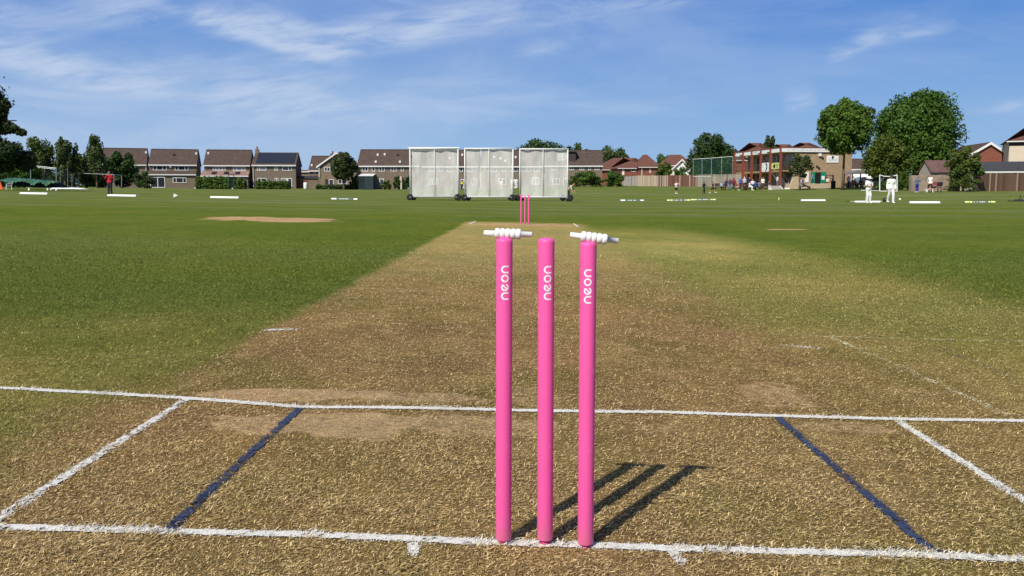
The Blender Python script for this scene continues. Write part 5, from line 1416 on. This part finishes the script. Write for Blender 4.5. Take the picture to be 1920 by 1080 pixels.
def person(label, px, D, h, rot, legs='stand', arms='down', top=WHT, bot=BLACK, sleeves='short', shorts=False, hair=(.05, .03, .02), hat=None, shoe=(.05, .05, .05), skin=SKIN, dz=0.0, vox=.02, pads=False, eyes=False, socks=None, loc=None, group=None):
    V3 = Vector
    g = loc.copy() if loc is not None else gp(px, D); g.z += dz
    t = thing('person', label, 'person', g, R(rot), group)
    s = h / 1.75
    J = {'pel': V3((0, 0, .95)), 'wai': V3((0, 0, 1.10)), 'che': V3((0, .0, 1.30)), 'nk': V3((0, .0, 1.47)), 'hd': V3((0, -.02, 1.62))}
    lean = V3((0, 0, 0)); sit = legs.startswith('sit')
    for sd, k in ((-1, 'r'), (1, 'l')):
        J['hip' + k] = V3((.09 * sd, 0, .92)); J['kn' + k] = V3((.10 * sd, -.02, .50)); J['an' + k] = V3((.11 * sd, .02, .09)); J['to' + k] = V3((.13 * sd, -.15, .035))
        J['sh' + k] = V3((.185 * sd, 0, 1.41)); J['el' + k] = V3((.235 * sd, .03, 1.13)); J['wr' + k] = V3((.245 * sd, -.05, .89))
        if legs == 'walk': J['kn' + k] = V3((.10 * sd, -.12 * sd - .04, .50)); J['an' + k] = V3((.11 * sd, -.20 * sd + .06, .10 + (.05 if sd < 0 else 0))); J['to' + k] = J['an' + k] + V3((.01, -.16, -.05))
        if legs == 'run': J['kn' + k] = V3((.10 * sd, -.30 if sd > 0 else .06, .55)); J['an' + k] = V3((.11 * sd, -.42 if sd > 0 else .46, .10 if sd > 0 else .16)); J['to' + k] = J['an' + k] + V3((0, -.16, -.05))
        if legs == 'wide': J['kn' + k] = V3((.17 * sd, -.03, .48)); J['an' + k] = V3((.26 * sd, .02, .09)); J['to' + k] = V3((.30 * sd, -.14, .035))
        if sit:
            J['hip' + k].z = .50; J['kn' + k] = V3((.13 * sd, -.42, .50)); J['an' + k] = V3((.13 * sd, -.40, .09)); J['to' + k] = V3((.14 * sd, -.56, .035))
            if legs == 'sit_out': J['kn' + k] = V3((.12 * sd, -.44, .44)); J['an' + k] = V3((.13 * sd, -.86, .13)); J['to' + k] = V3((.14 * sd, -.93, .22))
    if sit:
        for k in ('pel', 'wai', 'che', 'nk', 'hd', 'shr', 'shl', 'elr', 'ell', 'wrr', 'wrl'): J[k].z -= .43
        if legs == 'sit_out':
            for k in ('che', 'nk', 'hd', 'shr', 'shl', 'elr', 'ell', 'wrr', 'wrl'): J[k].y += .18; J[k].z -= .04
    dzs = -.43 if sit else 0
    if arms == 'face':
        for sd, k in ((-1, 'r'), (1, 'l')): J['el' + k] = V3((.27 * sd, -.12, 1.22)); J['wr' + k] = V3((.10 * sd, -.20, 1.50))
    if arms == 'fold':
        J['elr'] = V3((-.25, -.06, 1.14)); J['wrr'] = V3((-.04, -.22, 1.12)); J['ell'] = V3((.25, -.04, 1.13)); J['wrl'] = V3((.08, -.22, 1.06))
    if arms == 'hips':
        for sd, k in ((-1, 'r'), (1, 'l')): J['el' + k] = V3((.36 * sd, .06, 1.18)); J['wr' + k] = V3((.20 * sd, -.02, 1.02))
    if arms == 'raise':
        J['ell'] = V3((.38, -.05, 1.42)); J['wrl'] = V3((.50, -.12, 1.62)); J['elr'] = V3((-.26, -.08, 1.15)); J['wrr'] = V3((-.18, -.24, 1.20))
    if arms == 'swing':
        J['ell'] = V3((.24, .12, 1.16)); J['wrl'] = V3((.25, .02, .95)); J['elr'] = V3((-.25, -.10, 1.17)); J['wrr'] = V3((-.23, -.30, 1.20))
    if arms == 'lap':
        for sd, k in ((-1, 'r'), (1, 'l')): J['el' + k] = V3((.24 * sd, -.08, 1.14 + dzs)) + V3((0, J['che'].y, 0)); J['wr' + k] = V3((.12 * sd, -.30, 1.03 + dzs))
    if arms == 'thigh':
        J['elr'] = V3((-.30, -.08, 1.15)); J['wrr'] = V3((-.16, -.16, .92))
    if legs == 'bend':
        Mx = Matrix.Translation((0, 0, .93)) @ Matrix.Rotation(R(48), 4, 'X') @ Matrix.Translation((0, 0, -.93))
        for k in ('wai', 'che', 'nk', 'hd', 'shr', 'shl', 'elr', 'ell', 'wrr', 'wrl'): J[k] = Mx @ J[k]
        for sd, k in ((-1, 'r'), (1, 'l')): J['el' + k] = J['sh' + k] + V3((.04 * sd, -.06, -.28)); J['wr' + k] = J['el' + k] + V3((0, -.12, -.20))
    for k in J: J[k] = J[k] * s
    r = lambda v: v * s
    fdir = (J['hd'] - J['nk']).normalized(); fwd = V3((0, -1, 0)) if legs != 'bend' else V3((0, -.75, -.66))
    top_h = J['hd'] + fdir * r(.05)
    body = [(J['hd'] - fdir * r(.02), top_h, r(.078), r(.090)), (J['hd'] + fwd * r(.035) - fdir * r(.06), J['hd'] + fwd * r(.04), r(.050), r(.062)),
            (J['hd'] + fwd * r(.095) + fdir * r(.0), J['hd'] + fwd * r(.112) - fdir * r(.025), r(.012), r(.017)), (J['nk'] - fdir * r(.04), J['hd'], r(.058), r(.052))]
    for sd in (-1, 1): body.append((J['hd'] + V3((sd * r(.088), 0, 0)), J['hd'] + V3((sd * r(.095), r(.012), r(.02))), r(.016), r(.018)))
    torso = [(J['shr'].lerp(J['shl'], .12), J['shl'].lerp(J['shr'], .12), r(.070), r(.070)), (J['che'] - V3((r(.075), 0, 0)), J['che'] + V3((r(.075), 0, 0)), r(.115), r(.115)), (J['che'], J['wai'], r(.13), r(.115)),
             (J['wai'] - V3((r(.05), 0, 0)), J['wai'] + V3((r(.05), 0, 0)), r(.105), r(.105)), (J['wai'], J['pel'], r(.12), r(.12)), (J['shr'].lerp(J['nk'], .4), J['shl'].lerp(J['nk'], .4), r(.055), r(.055))]
    hips = [(J['hipr'], J['hipl'], r(.105), r(.105)), (J['pel'], J['wai'], r(.12), r(.11))]
    body += torso + hips
    ua, fa, th, sh_, ft = [], [], [], [], []
    for sd, k in ((-1, 'r'), (1, 'l')):
        ua.append((J['sh' + k], J['el' + k], r(.052), r(.041))); fa.append((J['el' + k], J['wr' + k], r(.040), r(.029)))
        th.append((J['hip' + k], J['kn' + k], r(.088), r(.058))); sh_.append((J['kn' + k], J['kn' + k].lerp(J['an' + k], .35), r(.055), r(.058))); sh_.append((J['kn' + k].lerp(J['an' + k], .35), J['an' + k], r(.058), r(.038)))
        ft.append((J['an' + k] - V3((0, -r(.03), r(.04))), J['to' + k], r(.042), r(.036)))
        hd = (J['wr' + k] - J['el' + k]).normalized(); side = hd.cross(V3((0, 1, .2))).normalized(); pal = hd.cross(side)
        w = J['wr' + k]; body.append((w, w + hd * r(.075), r(.028), r(.032)))
        for i, ln in enumerate((.062, .075, .07, .055)):
            b0_ = w + hd * r(.085) + side * r(.020) * (i - 1.5); m0 = b0_ + hd * r(ln * .55) + pal * r(.006); body += [(b0_, m0, r(.0095), r(.009)), (m0, m0 + hd * r(ln * .45) + pal * r(.018), r(.009), r(.008))]
        body.append((w + hd * r(.03) + side * r(.028) * -sd, w + hd * r(.075) + side * r(.06) * -sd + pal * r(.02), r(.012), r(.010)))
    body += ua + fa + th + sh_ + ft
    fuse(body, vox * .8, 'body', skin, t)
    inf = lambda L, e: [(a, b_, r0 + r(e), r1 + r(e)) for a, b_, r0, r1 in L]
    arm = [(a, a.lerp(b_, .78), r0, r1 * 1.1) for a, b_, r0, r1 in ua] if sleeves == 'short' else ua + [(a, a.lerp(b_, .93), r0, r1) for a, b_, r0, r1 in fa] if sleeves == 'long' else []
    tor = torso + ([(J['pel'] - V3((r(.06), 0, 0)), J['pel'] + V3((r(.06), 0, 0)), r(.125), r(.125))])
    fuse(inf(tor, .020) + inf(arm, .024), vox, 'shirt', cloth(top), t)
    lg = [(a, a.lerp(b_, .92), r0, r1 * 1.25) for a, b_, r0, r1 in th] if shorts else th + [(a, b_, r0, max(r1, r(.05))) for a, b_, r0, r1 in sh_]
    fuse(inf(hips, .018) + inf(lg, .022), vox, 'shorts' if shorts else 'trousers', cloth(bot), t)
    for f_ in ft: fuse([(f_[0] + V3((0, r(.03), 0)), f_[1] + V3((0, -r(.03), 0)), f_[2] + r(.016), f_[3] + r(.014))], vox * .8, 'shoe', cloth(shoe), t)
    if socks:
        for k in 'rl': fuse([(J['kn' + k].lerp(J['an' + k], .5), J['an' + k], r(.062), r(.048))], vox, 'sock', cloth(socks), t)
    if pads:
        for k in 'rl': fuse([(J['kn' + k] + V3((0, -r(.05), r(.12))), J['kn' + k] + V3((0, -r(.06), 0)), r(.075), r(.085)), (J['kn' + k] + V3((0, -r(.06), 0)), J['an' + k] + V3((0, -r(.05), 0)), r(.082), r(.07))], vox, 'pad', cloth(WHT), t)
    if hat == 'sunhat':
        mb = MB(); mb.lathe([(.20, -.012), (.235, -.02), (.20, .0), (.112, .02), (.108, .075), (.09, .11), (.03, .125)], 18, Matrix.Translation(top_h - fdir * r(.01)) @ fdir.to_track_quat('Z', 'Y').to_matrix().to_4x4()); mb.build('hat', cloth(WHT), t, True)
        fuse([(J['hd'] + V3((0, r(.04), 0)), J['hd'] + V3((0, r(.03), r(.05))), r(.07), r(.085))], vox * .8, 'hair', cloth(hair), t)
    elif hat:
        fuse([(top_h - fdir * r(.0), top_h + fdir * r(.02), r(.104), r(.098)), (top_h + fwd * r(.05), top_h + fwd * r(.16) - fdir * r(.015), r(.055), r(.03))], vox * .7, 'cap', cloth(hat), t)
    else:
        fuse([(J['hd'] - fwd * r(.035) - fdir * r(.01), top_h - fwd * r(.02) + fdir * r(.01), r(.080), r(.093)), (top_h + fwd * r(.03) + fdir * r(.03), top_h + fdir * r(.02), r(.062), r(.085))], vox * .7, 'hair', cloth(hair), t)
    if eyes:
        for sd in (-1, 1): MB().ball(J['hd'] + fwd * r(.092) + fdir * r(.022) + V3((sd * r(.034), 0, 0)), r(.012), 8).build('eye', EYE, t, True)
    return t


person('man in red jumper and dark trousers holding both hands to his face', 206, 69, 1.76, 4, 'stand', 'face', REDC, (.035, .035, .04), 'long', vox=.016, eyes=True, hat=(.25, .18, .15))
person('batter in white sun hat, short sleeves and pads with folded arms', 1629, 57.5, 1.73, 12, 'stand', 'fold', WHT, WHT, 'short', hat='sunhat', pads=True, shoe=WHT, vox=.016, eyes=True, skin=SKIND)
person('player in long sleeved cricket whites and dark cap, arms hanging', 1671, 56, 1.82, -6, 'walk', 'down', WHT, WHT, 'long', hat=(.05, .055, .06), shoe=WHT, vox=.016, eyes=True, skin=SKIND)
person('child in white shirt and black shorts raising one arm', 1268, 105, 1.45, 25, 'stand', 'raise', WHT, BLACK, 'short', True, hair=(.2, .1, .05), shoe=WHT)
person('child all in black walking on the outfield left of the clubhouse', 1320, 105, 1.45, 100, 'walk', 'swing', BLACK, (.025, .03, .035), 'long', False, shoe=(.3, .12, .1))
person('child in black top with bare legs lunging beside the walking child', 1337, 106, 1.38, -110, 'run', 'swing', BLACK, BLACK, 'short', True, hair=(.08, .05, .03), shoe=WHT)
CG = 'people gathered in front of the clubhouse'
def P(label, px, D, h, rot, **k): return person(label, px, D, h, rot, group=CG, **k)
P('person in navy shirt and shorts standing by the black bench', 1361.5, 121, 1.52, 160, top=NAVY, bot=(.06, .06, .08), shorts=True)
P('person in dark top and blue jeans standing next to the navy shirt', 1368.5, 123, 1.55, 190, top=(.10, .07, .10), bot=DENIM, sleeves='long')
P('person in red shirt sitting at the left of the tables', 1380, 119, 1.62, 62, legs='sit', arms='lap', top=REDC, bot=(.48, .34, .26), shorts=True, shoe=(.6, .58, .55))
P('person in bright blue shirt standing behind the tables', 1388, 124, 1.60, 200, top=BLUE, bot=NAVY, hair=(.3, .25, .2))
P('person with a white cap and lilac shirt standing behind the tables', 1395.5, 124.5, 1.64, 170, top=(.50, .50, .68), bot=NAVY, hat=WHT)
P('person in black waistcoat sitting at the middle of the tables', 1399, 121, 1.62, -40, legs='sit', arms='lap', top=BLACK, bot=BLACK, hair=(.25, .2, .17))
P('person in white shirt and white trousers sitting at the tables', 1405.5, 119, 1.62, 60, legs='sit', arms='lap', top=WHT, bot=WHT, sleeves='long', shoe=WHT)
P('person in royal blue shirt sitting with their back to the field', 1417, 119, 1.62, 195, legs='sit', arms='lap', top=(.04, .08, .30), bot=NAVY, sleeves='long')
P('person in white shirt and dark trousers standing by a clubhouse post', 1430, 121, 1.60, -20, top=WHT, bot=(.09, .06, .05), sleeves='short', hair=(.3, .28, .26))
P('person in white shirt on the low steps below the balcony', 1457.5, 119.5, 1.45, 40, arms='swing', top=WHT, bot=GREY, dz=.35)
P('person in pale pink shirt and dark trousers sitting by the terrace wall', 1507, 115.5, 1.62, 75, legs='sit_out', arms='lap', top=(.72, .58, .58), bot=NAVY, shoe=WHT)
P('person in lilac striped top sitting on the terrace wall', 1502, 118, 1.5, 20, legs='sit', arms='lap', top=(.45, .40, .55), bot=(.3, .2, .18), dz=.25)
P('person in blue shirt standing in front of the open green door', 1523, 121.5, 1.2, 10, top=(.10, .20, .42), bot=NAVY, dz=.75)
P('person in cream top sitting by the cross braced timber frame', 1551.5, 120, 1.5, -30, legs='sit', arms='lap', top=(.62, .56, .48), bot=(.2, .08, .06), dz=.35)
P('person in black standing against the clubhouse wall by the timber frame', 1560.5, 120.5, 1.25, 40, top=(.09, .04, .04), bot=BLACK, dz=.75)
P('person in lilac shirt and white hat standing at the clubhouse corner', 1590.5, 119, 1.76, 30, top=(.33, .27, .50), bot=NAVY, hat='sunhat')
P('person in rust top sitting in the left wooden chair', 1602.5, 119, 1.6, 20, legs='sit', arms='lap', top=(.28, .08, .06), bot=BLACK)
P('person in black sitting in the right wooden chair', 1615.5, 119.5, 1.7, -10, legs='sit', arms='lap', top=(.03, .03, .04), bot=BLACK)
P('person in grey shirt sitting with back turned at the right end of the tables', 1423.5, 119.2, 1.6, 150, legs='sit', arms='lap', top=(.16, .17, .19), bot=NAVY)
P('person in pale blue shirt sitting on the dark bench left of the tables', 1352.5, 120.5, 1.55, 10, legs='sit', arms='lap', top=(.30, .40, .52), bot=BLACK)
P('person in maroon top standing behind the red shirt', 1375.5, 124, 1.6, 150, top=(.20, .03, .05), bot=BLACK, sleeves='long')
P('person in charcoal top sitting low beside the plant tub', 1441.5, 119.8, 1.5, 30, legs='sit', arms='lap', top=(.07, .07, .08), bot=(.25, .22, .18))
P('person in white shirt sitting on the far side of the tables', 1411, 122.5, 1.62, -10, legs='sit', arms='lap', top=(.70, .69, .68), bot=NAVY, hair=(.25, .22, .2), dz=.1)
P('person in navy fleece standing behind the white shirt at the tables', 1404.5, 125, 1.62, 20, top=(.03, .035, .08), bot=BLACK, sleeves='long')
bpy.context.view_layer.update()
person('person in white cap and dark top standing on the clubhouse balcony', 0, 0, 1.62, -60, arms='hips', top=(.10, .10, .13), bot=GREY, hat=WHT, loc=on_club(.75, 8.0, 2.525), group='people on the clubhouse balcony')
person('person in black with pale legs leaning on the clubhouse balcony rail', 0, 0, 1.70, -70, arms='lap', top=(.13, .04, .10), bot=WHT, hair=(.2, .12, .08), loc=on_club(.6, 7.0, 2.525), group='people on the clubhouse balcony')
person('boy in grey top and blue trousers standing by the stone wall', 1719.5, 84, 1.47, 185, arms='hips', top=(.11, .14, .22), bot=(.02, .035, .24), hair=(.22, .14, .07), shoe=WHT)
person('boy in white top and dark shorts standing in front of the bench', 1744, 83.5, 1.66, -35, legs='wide', arms='thigh', top=(.80, .76, .72), bot=(.03, .025, .03), shorts=True, sleeves='none', hair=(.12, .06, .03), shoe=WHT, socks=WHT)
person('person in dark red reclining on the black bench with legs stretched out', 1751.5, 85, 1.62, -80, legs='sit_out', arms='lap', top=(.20, .04, .05), bot=(.10, .04, .04), shorts=True, hat=(.35, .2, .18), shoe=WHT)
person('cricketer in white standing left in the gap beside the right sightscreen', 960.5, 132, 1.62, 190, top=WHT, bot=WHT, sleeves='long', hair=(.1, .07, .05))
person('cricketer in white with hands on hips in the gap beside the right sightscreen', 967, 132, 1.62, 170, arms='hips', top=WHT, bot=WHT, hair=(.06, .04, .03))
person('person in yellow bib crouching in the gap between left and middle sightscreens', 865.5, 132, 1.5, 70, legs='bend', arms='down', top=YELV, bot=BLACK)
person('person in cream top bending at the right end of the right sightscreen', 1065, 66.9, 1.62, 62, legs='bend', arms='down', top=CRM, bot=(.10, .06, .05), skin=SKIN, hair=(.18, .1, .06), shoe=(.3, .1, .1), vox=.016)
person('small child in white standing behind the middle sightscreen mesh', 940, 128, 1.4, 160, top=WHT, bot=YELV)

# benches, tables and chairs
def bench(label, px, D, w, rz, m, name='park_bench', back=True, h=.45, dz=0.0, group=None):
    g = gp(px, D); g.z += dz; t = thing(name, label, 'bench', g, R(rz), group)
    MB().box(-w / 2, w / 2, -.22, .22, h - .05, h).build('seat', m, t)
    if back: MB().prism([(.20, h + .08), (.24, h + .08), (.32, h + .5), (.28, h + .5)], 'x', -w / 2, w / 2).build('backrest', m, t)
    for x in (-w / 2 + .08, w / 2 - .08):
        for y in (-.18, .18): MB().box(x - .035, x + .035, y - .035, y + .035, -.1, h - .053).build('leg', m, t)
    return t
def table(label, px, D, w, rz, m):
    g = gp(px, D); t = thing('picnic_table', label, 'table', g, R(rz), 'picnic tables in front of the clubhouse')
    MB().box(-w / 2, w / 2, -.38, .38, .70, .75).build('tabletop', m, t)
    for y in (-.72, .72): MB().box(-w / 2, w / 2, y - .13, y + .13, .41, .455).build('seat', m, t)
    for x in (-w / 2 + .25, w / 2 - .25):
        for sg in (-1, 1): MB().tube((x, sg * .75, -.05), (x, sg * .25, .70), .05, .05, 4).build('leg', m, t)
DWOOD = mat('dark_bench_timber', (.06, .04, .03), .8, .2, 6); OWOOD = mat('old_bench_timber', (.17, .10, .06), .8, .2, 6); TEAK = mat('teak_chair', (.30, .19, .10), .8, .2, 6)
table('brown picnic table at the left of the group, by the red shirt', 1392, 119.5, 1.9, 8, OWOOD)
table('dark picnic table in the middle of the group, by the royal blue shirt', 1412, 119.8, 1.8, 8, DWOOD)
bench('dark bench left of the picnic tables under the pale blue shirt', 1351, 120.5, 1.5, 5, DWOOD)
bench('low dark bench under the person in pale pink', 1508, 116, 1.6, 20, DWOOD, back=False, h=.44)
bench('black bench in front of the stone wall under the reclining person', 1753, 85.2, 1.4, -75, mat('black_bench', (.02, .02, .022), .6, .1), h=.45)
for px, D, lab in ((1602.5, 119, 'teak armchair on the left under the pergola'), (1615.5, 119.5, 'teak armchair in the middle under the pergola'), (1622.5, 118.5, 'empty teak armchair at the right under the pergola')):
    g = gp(px, D); t = thing('garden_armchair', lab, 'chair', g, R(15), 'teak armchairs under the pergola')
    MB().box(-.28, .28, -.26, .26, .39, .44).build('seat', TEAK, t); MB().prism([(.24, .46), (.28, .46), (.36, .98), (.32, .98)], 'x', -.28, .28).build('backrest', TEAK, t)
    for x in (-.3, .3):
        for y in (-.25, .25): MB().box(x - .03, x + .03, y - .03, y + .03, -.1, .62).build('leg', TEAK, t)
        MB().box(x - .04, x + .04, -.28, .32, .623, .66).build('armrest', TEAK, t)
g = gp(573, 143); tag(MB().lathe([(.28, -.1), (.33, .2), (.34, .6), (.33, .95), (.28, 1.05), (.1, 1.08)], 14).build('water_butt', FOAM, None, True, loc=g), 'white water butt in front of the brown garage door', 'barrel')
g = gp(1436, 119.2); tag(MB().lathe([(.2, -.05), (.28, .3), (.32, .34), (.3, .36), (.05, .37)], 12).build('plant_tub', mat('terracotta_tub', (.35, .25, .15), .9, .2), None, True, loc=g), 'low pale plant tub at the foot of the clubhouse posts', 'tub')
g = gp(1476, 118); tag(MB().prism([(-.35, -.05), (.35, -.05), (.3, .18), (-.3, .2)], 'y', -.2, .2).build('white_box', FOAM, None, loc=g, bevel=.02), 'small white box on the grass at the end of the terrace wall', 'box')
